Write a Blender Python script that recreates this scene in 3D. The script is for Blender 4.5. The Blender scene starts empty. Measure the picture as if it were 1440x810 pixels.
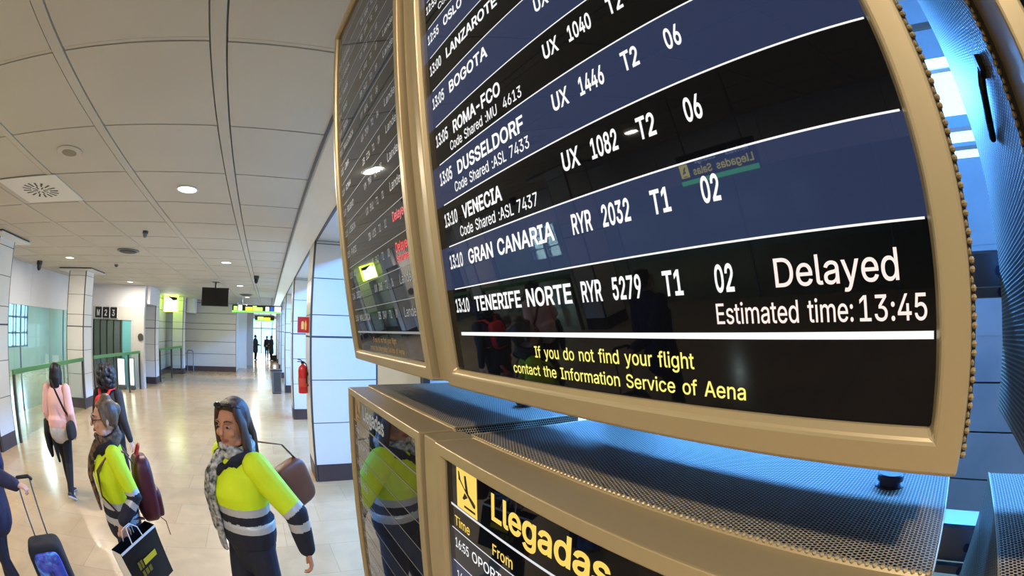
import bpy, math, random, json
import numpy as np
from mathutils import Vector, Matrix
random.seed(7)
scene = bpy.context.scene
COL = bpy.context.collection
# ------------------------------------------------------------------ camera, light, exposure
EYE = 2.13                                     # height of the lens above the floor
cam = bpy.data.cameras.new('camera'); cam_o = bpy.data.objects.new('camera', cam); COL.objects.link(cam_o)
cam.type = 'PANO'; cam.panorama_type = 'FISHEYE_EQUISOLID'      # 15 mm fisheye on a full-frame body
cam.sensor_width = 36.0; cam.sensor_fit = 'HORIZONTAL'
cam.fisheye_lens = 628.41 / 1440 * 36; cam.fisheye_fov = math.radians(230)
cam.shift_x = -(749.05 - 720) / 1440; cam.shift_y = (452.11 - 405) / 810
cam.clip_start = 0.01; cam.clip_end = 200
RX, RY, RZ = (Vector(v) for v in ((0.82514424, -0.56477341, 0.01296058), (-0.02774355, -0.01759793, 0.99946016), (-0.56424045, -0.82505836, -0.03018964)))
RZ.normalize(); RY = (RY - RZ * RY.dot(RZ)).normalized(); RX = RY.cross(RZ)
cam_o.matrix_world = Matrix(((RX.x, RY.x, RZ.x, 0), (RX.y, RY.y, RZ.y, 0), (RX.z, RY.z, RZ.z, EYE), (0, 0, 0, 1)))
scene.camera = cam_o
scene.view_settings.view_transform = 'Standard'; scene.view_settings.look = 'None'
scene.view_settings.gamma = 1.0; scene.view_settings.use_curve_mapping = False
scene.view_settings.exposure = 0.0
scene.cycles.use_denoising = True
scene.cycles.max_bounces = 10; scene.cycles.diffuse_bounces = 6; scene.cycles.glossy_bounces = 5
scene.cycles.transparent_max_bounces = 12; scene.cycles.caustics_reflective = False; scene.cycles.caustics_refractive = False
scene.cycles.sample_clamp_indirect = 6.0

SKY_COL, SKY_POWER = (0.42, 0.68, 1.0, 1), 2.8
DAY_COL, DAY_POWER = (0.09, 0.34, 1.0), 9500.0
LAMP_COL, LAMP_POWER = (1.0, 0.91, 0.77), 92.0
world = bpy.data.worlds.new('sky'); scene.world = world; world.use_nodes = True
bg = world.node_tree.nodes['Background']; bg.inputs[0].default_value = SKY_COL; bg.inputs[1].default_value = SKY_POWER

def area_light(name, loc, rot, sx, sy, power, color):
    l = bpy.data.lights.new(name, 'AREA'); l.shape = 'RECTANGLE'; l.size = sx; l.size_y = sy; l.energy = power; l.color = color
    o = bpy.data.objects.new(name, l); COL.objects.link(o); o.location = loc; o.rotation_euler = rot
    return o
# daylight through the high window band of the hall on the right
area_light('daylight_window', (5.9, 3.5, 5.22), (0, math.radians(90), 0), 0.55, 30.0, DAY_POWER, DAY_COL)
# daylight added through unseen low glazing, to brighten pillars, floor and left walls
area_light('added_glazing_light', (5.95, -9.0, 1.1), (0, math.radians(90), 0), 1.6, 10.5, 380.0, (0.60, 0.78, 1.0))
area_light('added_glazing_light', (5.95, 16.0, 1.1), (0, math.radians(90), 0), 1.6, 19.0, 900.0, (0.50, 0.72, 1.0))
# daylight through the glass entrance at the far end
area_light('daylight_entrance', (-0.4, 43.2, 1.9), (math.radians(-90), 0, 0), 4.0, 3.4, 220.0, (0.85, 0.93, 1.0))
# daylight through the windows beyond the glass wall on the left
area_light('daylight_side_hall', (-14.3, 19.2, 1.9), (0, math.radians(-90), 0), 1.8, 3.0, 250.0, (0.8, 0.92, 1.0))

# ------------------------------------------------------------------ helpers
def lin(c):
    return tuple(((v / 255) / 12.92 if v / 255 <= 0.04045 else ((v / 255 + 0.055) / 1.055) ** 2.4) for v in c)

def mat(name, rgb, rough=0.5, metal=0.0, emit=None, estr=0.0, spec=None, coat=0.0):
    m = bpy.data.materials.new(name); m.use_nodes = True
    b = m.node_tree.nodes['Principled BSDF']
    b.inputs['Base Color'].default_value = (*lin(rgb), 1); b.inputs['Roughness'].default_value = rough; b.inputs['Metallic'].default_value = metal
    if spec is not None: b.inputs['Specular IOR Level'].default_value = spec
    if emit is not None:
        b.inputs['Emission Color'].default_value = (*lin(emit), 1); b.inputs['Emission Strength'].default_value = estr
    if coat: b.inputs['Coat Weight'].default_value = coat
    return m

def nodes(m):
    nt = m.node_tree
    return nt, nt.nodes['Principled BSDF'], lambda t: nt.nodes.new(t), lambda a, b: nt.links.new(a, b)

def noise_mix(m, rgb2, scale, fac=0.5, stretch=(1, 1, 1), bump=0.0, detail=4):
    """mottles the base colour of m towards rgb2"""
    nt, b, N, L = nodes(m)
    tc = N('ShaderNodeTexCoord'); mp = N('ShaderNodeMapping'); mp.inputs['Scale'].default_value = stretch
    nz = N('ShaderNodeTexNoise'); nz.inputs['Scale'].default_value = scale; nz.inputs['Detail'].default_value = detail
    L(tc.outputs['Object'], mp.inputs['Vector']); L(mp.outputs['Vector'], nz.inputs['Vector'])
    mx = N('ShaderNodeMix'); mx.data_type = 'RGBA'
    mr = N('ShaderNodeMapRange'); mr.inputs['From Min'].default_value = 0.35; mr.inputs['From Max'].default_value = 0.65; mr.inputs['To Max'].default_value = fac
    L(nz.outputs['Fac'], mr.inputs['Value']); L(mr.outputs['Result'], mx.inputs['Factor'])
    mx.inputs[6].default_value = b.inputs['Base Color'].default_value[:]; mx.inputs[7].default_value = (*lin(rgb2), 1)
    L(mx.outputs[2], b.inputs['Base Color'])
    if bump:
        bp = N('ShaderNodeBump'); bp.inputs['Strength'].default_value = bump; bp.inputs['Distance'].default_value = 0.002
        L(nz.outputs['Fac'], bp.inputs['Height']); L(bp.outputs['Normal'], b.inputs['Normal'])
    return m

class MB:
    """collects shapes of one mesh"""
    def __init__(s): s.v = []; s.f = []; s.mi = []; s.M = Matrix()
    def add(s, vs, fs, mi=0):
        n = len(s.v)
        s.v += [tuple(s.M @ Vector(p)) for p in vs]; s.f += [tuple(i + n for i in f) for f in fs]; s.mi += [mi] * len(fs)
        return s
    def box(s, x0, x1, y0, y1, z0, z1, mi=0):
        vs = [(x, y, z) for x in (x0, x1) for y in (y0, y1) for z in (z0, z1)]
        return s.add(vs, [(0, 1, 3, 2), (4, 6, 7, 5), (0, 4, 5, 1), (2, 3, 7, 6), (0, 2, 6, 4), (1, 5, 7, 3)], mi)
    def prism(s, prof, axis, a0, a1, mi=0):
        """prof: 2D outline in the two other axes, extruded along axis from a0 to a1"""
        def P(p, a): return (a, p[0], p[1]) if axis == 'x' else ((p[0], a, p[1]) if axis == 'y' else (p[0], p[1], a))
        n = len(prof); vs = [P(p, a0) for p in prof] + [P(p, a1) for p in prof]
        fs = [tuple(range(n)), tuple(range(2 * n - 1, n - 1, -1))] + [(i, i + n, (i + 1) % n + n, (i + 1) % n) for i in range(n)]
        return s.add(vs, fs, mi)
    def lathe(s, prof, c=(0, 0, 0), n=24, mi=0, axis='z'):
        """prof: (radius, height) pairs"""
        vs = []; fs = []
        for r, h in prof:
            for k in range(n):
                a = 2 * math.pi * k / n; p = (r * math.cos(a), r * math.sin(a), h)
                if axis == 'x': p = (p[2], p[0], p[1])
                if axis == 'y': p = (p[0], p[2], p[1])
                vs.append((p[0] + c[0], p[1] + c[1], p[2] + c[2]))
        m = len(prof)
        for i in range(m - 1):
            for k in range(n):
                fs.append((i * n + k, i * n + (k + 1) % n, (i + 1) * n + (k + 1) % n, (i + 1) * n + k))
        fs.append(tuple(range(n - 1, -1, -1))); fs.append(tuple((m - 1) * n + k for k in range(n)))
        return s.add(vs, fs, mi)
    def tube(s, pts, rad, n=10, mi=0, side=None, caps=True):
        """tapering tube along pts; rad: number, or per point number or (ra, rb); side: direction of ra"""
        P = [Vector(p) for p in pts]
        R = [rad] * len(P) if not isinstance(rad, (list, tuple)) else list(rad)
        R = [(r, r) if not isinstance(r, (list, tuple)) else r for r in R]
        rings = []
        prev = Vector(side) if side is not None else None
        for i, p in enumerate(P):
            t = (P[min(i + 1, len(P) - 1)] - P[max(i - 1, 0)]).normalized()
            if prev is None:
                prev = Vector((1, 0, 0)) if abs(t.x) < 0.8 else Vector((0, 1, 0))
            u = (prev - t * prev.dot(t))
            u = u.normalized() if u.length > 1e-4 else t.orthogonal().normalized()
            w = t.cross(u)
            if side is None: prev = u
            rings.append((p, t, u, w, R[i]))
        seq = []
        if caps:
            p, t, u, w, r = rings[0]
            for k in (0.12, 0.62, 0.92): seq.append((p - t * min(r) * (1 - k ** 2) ** 0.5, u, w, (r[0] * k, r[1] * k)))
        seq += [(p, u, w, r) for p, t, u, w, r in rings]
        if caps:
            p, t, u, w, r = rings[-1]
            for k in (0.92, 0.62, 0.12): seq.append((p + t * min(r) * (1 - k ** 2) ** 0.5, u, w, (r[0] * k, r[1] * k)))
        vs = []; fs = []
        for p, u, w, r in seq:
            for k in range(n):
                a = 2 * math.pi * k / n; vs.append(tuple(p + u * (r[0] * math.cos(a)) + w * (r[1] * math.sin(a))))
        for i in range(len(seq) - 1):
            for k in range(n):
                fs.append((i * n + k, i * n + (k + 1) % n, (i + 1) * n + (k + 1) % n, (i + 1) * n + k))
        fs.append(tuple(range(n - 1, -1, -1))); fs.append(tuple((len(seq) - 1) * n + k for k in range(n)))
        return s.add(vs, fs, mi)
    def ball(s, c, r, n=16, m=10, mi=0, rot=None):
        if not isinstance(r, (list, tuple)): r = (r, r, r)
        vs = []; fs = []
        Q = rot or Matrix.Identity(3)
        for i in range(m + 1):
            th = math.pi * (0.02 + 0.96 * i / m)
            for k in range(n):
                a = 2 * math.pi * k / n
                p = Q @ Vector((r[0] * math.sin(th) * math.cos(a), r[1] * math.sin(th) * math.sin(a), r[2] * math.cos(th)))
                vs.append((p.x + c[0], p.y + c[1], p.z + c[2]))
        for i in range(m):
            for k in range(n):
                fs.append((i * n + k, (i + 1) * n + k, (i + 1) * n + (k + 1) % n, i * n + (k + 1) % n))
        fs.append(tuple(range(n))); fs.append(tuple(m * n + k for k in range(n - 1, -1, -1)))
        return s.add(vs, fs, mi)
    def mesh(s, name, mats, smooth=False):
        me = bpy.data.meshes.new(name); me.from_pydata(s.v, [], s.f)
        for m in (mats if isinstance(mats, (list, tuple)) else [mats]): me.materials.append(m)
        me.polygons.foreach_set('material_index', s.mi)
        if smooth: me.polygons.foreach_set('use_smooth', [True] * len(s.f))
        me.update(); return me
    def build(s, name, mats, parent=None, smooth=False, bevel=0.0, loc=None):
        return put(name, s.mesh(name, mats, smooth), parent, bevel, loc)

def put(name, me, parent=None, bevel=0.0, loc=None):
    o = bpy.data.objects.new(name, me); COL.objects.link(o)
    if parent is not None: o.parent = parent
    if loc is not None: o.location = loc
    if bevel:
        b = o.modifiers.new('bevel', 'BEVEL'); b.width = bevel; b.segments = 2; b.limit_method = 'ANGLE'; b.angle_limit = math.radians(40)
    return o

def tag(o, label=None, cat=None, group=None, kind=None):
    if label: o['label'] = label
    if cat: o['category'] = cat
    if group: o['group'] = group
    if kind: o['kind'] = kind
    return o

def thing(name, label, cat, loc=(0, 0, 0), rz=0.0, group=None):
    o = bpy.data.objects.new(name, None); COL.objects.link(o); o.empty_display_size = 0.1
    o.location = loc; o.rotation_euler = (0, 0, rz)
    return tag(o, label, cat, group)

def struct(name, mb, mats, label=None, cat=None, bevel=0.0):
    o = mb.build(name, mats, bevel=bevel); tag(o, label, cat, None, 'structure'); return o

def dup(root, loc, label=None, group=None):
    r = root.copy(); COL.objects.link(r); r.location = loc
    if label: r['label'] = label
    if group: r['group'] = group
    for ch in list(root.children):
        c = ch.copy(); COL.objects.link(c); c.parent = r
        for g in list(ch.children):
            d = g.copy(); COL.objects.link(d); d.parent = c
    return r
from mathutils.geometry import delaunay_2d_cdt
# ------------------------------------------------------------------ lettering: glyph outlines (advance, then closed outlines), 1000 units per em
GLYPHS = {}
for _row in """A|480|16 0 201 509 276 509 463 0 395 0 287 302 264 372 232 478 245 478 213 371 191 302 85 0/110 142 110 199 370 199 370 142
B|456|60 0 60 509 241 509 274 507 304 501 329 491 350 477 367 461 381 442 390 421 396 398 398 374 397 353 393 336 387 320 378 307 368 295 356 286 315 267 315 262 331 260 347 254 363 245 378 234 391 220 402 203 411 184 416 161 418 136 416 111 410 88 400 67 386 48 368 31 344 18 317 8 284 2 247 0/125 57 245 57 281 60 309 67 330 80 344 96 353 115 355 137 354 153 350 169 342 184 333 197 320 209 306 218 289 225 269 229 248 231 125 231/125 285 238 285 256 287 273 290 288 296 302 304 314 314 323 326 330 340 335 355 336 372 333 393 326 412 313 429 294 442 270 449 240 452 125 452
C|510|267 -7 225 -3 186 7 150 25 119 49 92 79 70 115 53 157 44 203 40 254 44 305 53 352 70 393 92 429 119 459 150 484 186 501 225 512 267 516 293 514 317 511 340 504 362 496 383 485 402 471 419 456 435 438 448 418 459 397 467 373 473 348 408 348 404 365 397 380 389 395 357 428 315 449 267 456 237 453 209 445 184 432 161 414 141 391 125 364 113 332 106 295 103 254 106 213 113 177 125 145 141 117 161 94 184 76 210 63 237 56 267 53 315 60 357 81 389 114 408 160 473 160 467 135 459 112 448 91 435 71 420 53 402 38 383 24 363 13 341 5 317 -2 293 -6
D|502|219 0 96 0 96 57 215 57 254 60 288 68 318 81 343 99 363 122 379 149 390 181 397 216 399 255 397 294 390 329 379 361 364 388 344 410 320 428 291 441 258 449 221 452 93 452 93 509 225 509 273 505 315 495 353 478 385 455 412 426 433 391 449 351 458 306 462 255 458 205 449 159 433 119 411 83 384 54 351 31 312 14 268 3/125 509 125 0 60 0 60 509
E|419|60 0 60 509 372 509 372 452 125 452 125 286 355 286 355 229 125 229 125 57 375 57 375 0
F|410|60 0 60 509 369 509 369 452 125 452 125 278 346 278 346 221 125 221 125 0
G|520|269 -7 225 -3 185 7 149 25 118 49 91 79 69 116 53 157 43 203 40 254 43 305 53 352 69 393 91 429 117 459 149 484 184 501 223 512 265 516 291 514 316 510 340 504 363 494 384 483 403 469 421 453 436 436 449 416 460 395 468 373 474 349 408 349 387 393 356 427 315 448 265 456 236 453 209 445 183 432 160 414 141 392 125 364 113 332 106 295 103 254 106 213 113 177 125 145 141 117 161 95 184 76 210 63 238 56 269 53 296 55 322 61 345 71 365 85 382 102 396 123 407 147 413 173 415 202 434 199 283 199 283 256 478 256 478 200 475 160 466 124 451 91 431 62 406 38 377 19 344 5 308 -4
I|300|31 0 31 57 118 57 118 452 31 452 31 509 269 509 269 452 183 452 183 57 269 57 269 0
L|393|60 0 60 509 125 509 125 57 361 57 361 0
M|628|60 0 60 509 152 509 277 187 287 159 299 123 311 84 322 49 307 49 318 83 330 121 342 158 352 187 476 509 568 509 568 0 504 0 504 291 504 327 505 369 506 413 507 457 513 457 498 409 482 363 467 322 456 291 342 0 286 0 170 291 159 321 145 361 129 408 112 457 119 457 120 416 121 372 122 328 122 291 122 0
N|523|60 0 60 509 136 509 343 183 363 151 388 107 414 55 405 54 401 108 399 157 399 195 399 509 463 509 463 0 387 0 202 290 177 331 148 381 108 452 119 454 122 384 124 328 125 291 125 0
O|533|267 -7 225 -3 186 7 150 25 119 49 92 79 70 115 53 157 44 203 40 254 44 305 53 352 70 393 92 429 119 459 150 484 186 501 225 512 267 516 309 512 348 501 384 484 415 459 442 429 464 393 480 352 490 305 493 254 490 203 480 157 464 115 442 79 415 49 384 25 348 7 309 -3/267 53 296 55 324 63 349 76 372 94 392 116 408 144 420 176 428 213 430 254 428 295 420 332 408 365 392 392 372 415 349 433 324 446 296 453 267 456 237 453 210 445 184 433 161 415 142 392 125 364 113 332 106 295 103 254 106 213 113 176 125 144 142 117 161 94 184 76 210 63 237 55
P|445|60 0 60 509 235 509 272 506 305 499 332 487 356 471 375 452 390 430 400 404 407 377 409 348 407 318 400 291 390 265 375 243 356 223 332 207 305 195 272 188 235 186 109 186 109 242 233 242 257 244 279 248 297 256 312 266 324 279 333 294 339 310 343 328 344 348 343 367 339 385 333 402 324 416 312 428 297 439 279 446 257 451 232 452 125 452 125 0
R|449|60 0 60 509 236 509 273 506 305 500 333 489 356 473 376 455 390 433 401 408 407 381 409 352 407 323 401 296 390 271 376 250 356 232 333 217 305 206 273 200 236 198 96 198 96 255 234 255 258 256 280 260 298 267 313 276 325 287 334 300 340 316 344 333 345 352 344 371 340 389 334 405 325 419 313 430 298 440 279 446 258 451 233 452 125 452 125 0/353 0 230 229 303 229 428 0
S|447|224 -9 188 -7 156 -1 128 9 102 23 81 40 64 60 51 83 42 109 38 137 104 137 108 118 114 102 123 88 136 76 150 66 166 59 185 53 204 50 224 49 246 50 267 54 286 60 303 69 317 79 329 92 338 106 344 122 346 139 344 154 340 168 332 179 322 189 310 197 296 205 245 222 184 239 145 253 112 269 86 289 67 313 56 341 52 372 54 400 62 425 75 448 92 468 113 484 138 498 165 508 195 514 227 516 259 514 289 508 316 498 340 484 360 468 377 449 390 427 398 403 401 378 337 378 332 402 320 421 302 437 280 449 254 456 225 459 204 457 185 454 167 448 152 440 139 430 129 418 121 405 117 391 115 376 117 359 122 345 131 334 142 324 155 315 169 308 212 293 264 279 312 264 359 238 372 226 384 213 395 198 402 180 407 161 408 139 406 112 399 87 386 64 370 43 349 25 323 11 294 0 261 -7
T|449|32 452 32 509 417 509 417 452 257 452 257 0 193 0 193 452
U|517|259 -8 220 -6 186 2 154 15 126 33 103 55 85 80 71 108 63 140 60 173 60 509 124 509 124 178 126 155 132 133 141 113 153 95 169 80 187 68 208 59 232 53 259 52 285 53 309 59 331 68 349 80 364 95 377 113 385 133 391 155 393 178 393 509 457 509 457 173 454 140 446 108 433 80 414 55 391 33 363 15 332 2 297 -6
V|480|204 0 16 509 84 509 192 206 215 137 248 31 235 31 267 138 290 206 395 509 463 509 278 0
X|474|18 0 217 284 217 236 29 509 104 509 178 400 204 361 223 329 243 292 232 292 252 329 272 361 298 400 374 509 446 509 259 239 259 287 456 0 382 0 292 129 268 165 250 195 230 231 244 231 225 196 206 166 182 129 91 0
Y|472|203 0 203 208 16 509 91 509 192 344 222 292 250 230 224 230 251 293 280 344 381 509 455 509 268 208 268 0
Z|438|42 0 42 46 273 385 306 431 341 476 348 454 285 452 223 452 40 452 40 509 397 509 397 462 169 129 134 81 97 33 90 54 152 57 214 57 399 57 399 0
H|517|60 0 60 509 125 509 125 289 392 289 392 509 457 509 457 0 392 0 392 232 125 232 125 0
K|467|104 145 104 216 139 261 174 303 212 344 364 509 448 509 231 276 228 276/60 0 60 509 125 509 125 334 124 225 125 193 125 0/372 0 188 259 228 309 449 0
J|396|185 -7 143 -2 106 11 75 33 52 63 38 100 33 145 33 173 98 173 98 145 100 117 108 93 122 74 139 61 160 53 185 50 209 53 230 61 248 74 261 93 269 117 272 145 272 509 336 509 336 145 332 100 318 63 294 33 263 11 227 -2
Q|533|245 159 313 159 369 85 384 65 468 -48 401 -48 346 27 331 46/267 -7 225 -3 186 7 150 25 119 49 92 79 70 115 53 157 44 203 40 254 44 305 53 352 70 393 92 429 119 459 150 484 186 501 225 512 267 516 309 512 348 501 384 484 415 459 442 429 464 393 480 352 490 305 493 254 490 203 480 157 464 115 442 79 415 49 384 25 348 7 309 -3/267 53 296 55 324 63 349 76 372 94 392 116 408 144 420 176 428 213 430 254 428 295 420 332 408 365 392 392 372 415 349 433 324 446 296 453 267 456 237 453 210 445 184 433 161 415 142 392 125 364 113 332 106 295 103 254 106 213 113 176 125 144 142 117 161 94 184 76 210 63 237 55
W|686|155 0 16 509 82 509 163 196 175 145 187 94 197 40 189 40 200 94 211 145 224 196 306 509 380 509 462 196 474 145 486 94 497 40 488 40 499 94 510 145 523 196 603 509 670 509 530 0 455 0 368 323 351 391 336 475 350 475 335 395 318 323 230 0
0|453|227 -7 191 -3 158 7 130 24 105 48 85 77 69 113 57 155 50 202 48 254 50 306 57 353 69 395 85 431 106 461 130 484 159 502 191 512 227 516 262 512 295 502 323 484 348 461 368 431 384 395 396 353 403 306 405 254 403 202 396 155 384 113 368 77 348 48 323 24 295 7 263 -3/227 50 250 52 271 60 290 74 306 92 320 116 330 144 338 176 342 213 344 254 342 295 338 332 330 365 320 393 306 416 290 435 271 449 250 457 227 460 203 457 182 449 163 435 147 416 134 393 123 365 115 332 111 295 109 254 111 213 115 176 123 144 134 116 147 92 163 74 182 60 203 52
1|453|76 0 76 55 391 55 391 0/276 509 276 0 212 0 212 448 209 448 86 358 86 427 198 509
2|453|64 0 64 47 234 229 282 282 311 327 316 341 319 356 320 371 319 389 315 405 308 419 298 431 287 441 273 449 258 455 241 458 224 460 205 458 188 454 172 447 159 438 148 427 139 413 132 398 128 381 127 362 66 362 68 391 75 418 86 442 102 464 121 482 143 496 168 507 196 513 225 516 254 513 281 507 306 497 328 482 346 465 361 445 372 423 379 398 381 372 380 354 377 336 371 318 363 299 351 280 336 259 267 180 153 60 153 57 389 57 389 0
3|453|218 -7 188 -5 159 1 133 10 108 22 88 38 70 57 57 79 48 104 44 132 109 132 112 115 118 100 126 87 137 76 150 66 165 59 182 54 200 51 219 50 239 51 258 55 275 61 291 69 304 80 315 93 323 108 328 125 329 145 328 163 323 180 316 196 306 211 292 223 275 234 254 241 229 246 201 248 157 248 157 299 288 448 288 452 70 452 70 509 372 509 372 461 211 278 211 289 247 290 279 286 308 276 333 262 354 244 371 222 383 198 391 173 393 145 390 116 383 90 370 66 354 45 333 27 309 12 281 2 251 -5
4|453|40 105 40 158 247 509 311 509 109 166 109 163 413 163 413 105/282 0 282 121 282 146 282 318 343 318 343 0
5|453|221 -7 192 -5 165 1 140 11 118 25 99 41 83 60 71 82 63 105 60 130 122 130 125 115 130 102 138 89 148 78 160 68 173 60 188 54 204 51 221 50 241 51 259 56 276 64 291 75 304 89 314 104 322 122 326 141 328 162 326 183 321 203 314 221 303 237 290 251 275 262 257 270 238 275 218 277 167 268 152 262 139 255 128 246 67 253 96 509 366 509 366 452 151 452 134 301 136 301 148 311 162 318 178 325 194 330 212 333 229 334 252 332 274 328 294 321 313 311 330 299 345 285 358 269 370 251 379 231 386 210 390 187 391 163 388 132 381 102 369 76 352 52 332 32 309 15 282 3 253 -4
6|453|226 -7 196 -4 168 3 142 15 119 31 100 51 84 74 73 101 66 130 64 162 65 187 71 212 80 239 93 268 112 302 137 340 252 509 322 509 151 261 145 261 165 288 196 307 235 314 265 312 291 305 316 295 337 280 355 262 370 240 380 215 387 187 389 157 387 127 379 98 368 73 352 50 333 30 310 14 284 3 257 -4/226 48 245 50 263 55 279 63 293 73 304 86 314 101 322 119 326 137 327 157 326 178 322 196 314 213 304 228 293 241 279 251 263 259 245 264 226 265 207 264 190 259 174 252 160 241 148 229 138 214 131 197 126 179 125 158 126 138 131 119 138 102 148 86 160 73 174 63 190 55 207 50
7|453|97 0 323 448 323 452 62 452 62 509 391 509 391 449 165 0
8|453|226 -7 193 -5 163 1 136 11 111 25 91 42 74 62 62 84 54 109 52 135 53 156 58 176 65 195 75 212 87 228 101 241 117 252 134 260 153 265 153 267 129 276 109 289 93 308 80 330 73 354 70 380 73 405 79 429 90 450 106 469 124 485 146 498 170 508 197 514 226 516 255 514 282 508 306 498 328 485 346 469 361 450 373 429 379 405 382 380 379 354 372 330 359 308 343 289 323 276 300 267 300 265 319 260 335 252 351 241 365 228 377 212 387 195 395 176 399 156 401 135 398 109 391 84 378 62 362 42 341 25 317 11 289 1 259 -5/226 49 248 50 267 54 285 60 300 69 313 79 323 91 331 106 335 121 337 139 335 157 330 173 322 189 312 202 298 213 283 223 265 230 247 234 226 235 206 234 187 230 169 223 154 213 140 202 130 189 122 173 117 157 115 139 117 121 121 106 129 91 139 79 152 69 167 60 185 54 205 50/226 290 244 291 260 294 274 300 287 308 298 318 307 330 314 344 318 359 319 376 318 392 314 407 308 420 299 432 288 442 275 449 260 455 244 459 226 460 208 459 192 455 177 449 164 442 153 432 145 420 138 407 134 392 133 376 134 359 138 344 145 330 154 318 165 308 178 300 193 294 209 291
9|453|226 516 256 513 285 506 310 494 333 478 352 458 368 434 380 408 387 378 389 347 387 322 382 296 373 270 359 240 340 207 315 168 200 0 130 0 301 248 307 248 287 221 257 202 218 195 188 197 161 203 137 214 116 229 98 247 83 269 72 294 66 321 64 352 66 382 73 411 85 436 101 459 120 479 143 494 168 506 196 513/226 460 207 459 190 454 174 446 160 435 148 423 138 407 131 390 127 372 125 352 127 331 131 313 138 295 148 280 160 268 174 257 190 250 207 245 226 243 245 245 263 249 279 257 293 267 305 280 314 295 322 312 326 330 327 350 326 371 322 390 314 407 305 422 293 435 279 446 263 454 245 459
a|389|160 -9 137 -7 115 -3 94 5 76 15 60 29 48 45 38 63 32 84 30 108 32 128 36 146 43 161 53 174 64 184 78 193 125 211 178 220 234 227 265 235 271 240 274 246 276 255 276 257 275 272 272 285 267 297 260 307 251 315 240 322 227 327 212 330 196 331 178 330 163 327 149 322 118 301 100 274 41 291 51 313 64 331 79 346 95 358 114 368 133 375 153 380 173 383 194 384 239 379 286 360 300 350 312 336 322 320 330 301 335 278 337 251 337 0 277 0 277 52 272 52 252 25 215 1 199 -4 181 -7/170 45 192 47 211 51 228 59 242 68 254 80 263 93 270 108 274 122 276 138 276 190 259 182 231 176 200 171 175 168 134 159 122 153 112 147 103 139 97 130 93 118 92 105 93 93 96 82 102 72 109 64 119 57 130 52
b|424|229 -8 208 -7 189 -3 172 4 138 31 118 59 112 59 112 0 53 0 53 509 114 509 114 319 118 319 137 346 171 373 188 379 207 383 229 384 259 382 287 374 313 361 335 342 354 320 370 293 381 261 388 227 390 189 388 151 381 116 370 84 355 57 336 34 313 16 288 3 260 -6/220 47 242 49 262 55 279 66 294 80 306 97 316 117 323 139 327 163 328 189 327 215 323 239 316 261 307 281 295 298 280 311 262 322 243 328 220 330 198 328 178 322 161 312 147 299 134 282 125 263 118 241 114 216 113 189 114 162 118 138 125 115 135 95 147 78 162 65 179 55 198 49
c|396|207 -8 174 -5 144 3 117 16 93 35 72 58 56 85 44 116 37 150 34 187 37 225 44 260 56 291 72 318 93 341 117 360 144 374 174 382 207 384 260 377 305 356 340 322 362 277 303 262 290 289 270 311 242 325 207 330 184 328 163 321 145 310 130 296 118 278 108 258 102 236 98 212 96 187 98 163 102 139 108 117 118 97 130 80 145 66 163 55 184 49 207 46 243 52 271 66 292 89 304 117 363 102 357 86 350 70 341 56 306 21 261 -1
d|424|195 -8 165 -6 137 3 111 16 89 34 70 57 55 84 43 116 36 151 34 189 36 227 43 261 55 293 70 320 89 342 112 361 137 374 165 382 196 384 218 383 237 379 253 373 287 346 306 319 311 319 311 509 372 509 372 0 313 0 313 59 307 59 287 31 252 4 236 -3 217 -7/205 47 226 49 246 55 263 65 278 78 290 95 299 115 306 138 310 162 312 189 310 216 306 241 300 263 290 282 278 299 263 312 246 322 227 328 205 330 182 328 162 322 145 311 130 298 118 281 108 261 102 239 98 215 96 189 98 163 102 139 109 117 118 97 130 80 145 66 162 55 182 49
e|404|212 -8 177 -5 145 3 117 16 92 35 72 58 56 85 44 116 37 150 34 187 36 224 44 258 55 290 71 317 91 340 115 359 142 373 172 382 205 384 226 383 246 380 266 374 285 366 303 355 319 341 334 324 347 305 357 282 365 256 370 227 371 194 371 169 75 169 75 221 338 221 310 202 308 226 304 248 298 269 288 286 277 301 263 314 246 323 227 328 205 330 183 328 164 323 146 313 131 301 119 286 109 270 102 251 97 231 96 211 96 178 98 151 102 127 110 106 121 88 135 73 151 61 169 53 190 48 212 46 254 53 285 73 306 105 365 91 358 72 348 55 335 39 320 26 302 14 283 4 261 -3 237 -7
f|254|228 379 228 327 6 327 6 379/81 0 81 432 82 452 87 470 96 486 107 499 120 510 135 519 152 525 169 529 187 530 222 527 243 521 227 468 215 472 195 474 178 472 164 468 154 460 147 449 143 435 142 419 142 0
g|425|207 -151 180 -149 156 -146 134 -140 114 -132 97 -122 82 -110 70 -97 59 -84 51 -69 101 -41 122 -66 154 -88 169 -93 187 -96 207 -97 236 -95 261 -87 282 -75 298 -58 308 -34 311 -6 311 68 306 68 287 41 252 16 236 10 217 6 195 5 165 7 138 14 113 27 90 43 71 65 55 90 43 120 36 154 34 191 36 229 43 263 55 293 71 320 90 342 112 361 138 374 166 382 196 384 218 383 237 379 253 373 288 346 308 319 313 319 313 379 372 379 372 -9 370 -40 363 -67 350 -90 334 -109 314 -124 291 -136 265 -144 237 -149/205 59 227 61 246 66 264 75 278 87 290 103 300 121 307 142 311 166 312 193 311 219 307 242 300 264 291 283 279 299 264 312 247 322 227 328 205 330 182 328 163 322 145 312 130 298 118 282 109 262 102 241 98 218 96 193 98 167 102 144 109 123 118 104 131 88 145 76 163 66 183 61
h|410|114 227 114 0 53 0 53 509 114 509 114 287 102 287 116 319 132 344 152 362 175 374 200 382 227 384 252 383 275 377 295 369 313 356 328 340 341 321 350 298 355 271 357 240 357 0 296 0 296 235 293 263 286 286 273 304 256 318 235 326 210 329 192 328 176 324 161 317 147 308 136 297 126 283 119 266 115 248
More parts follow.
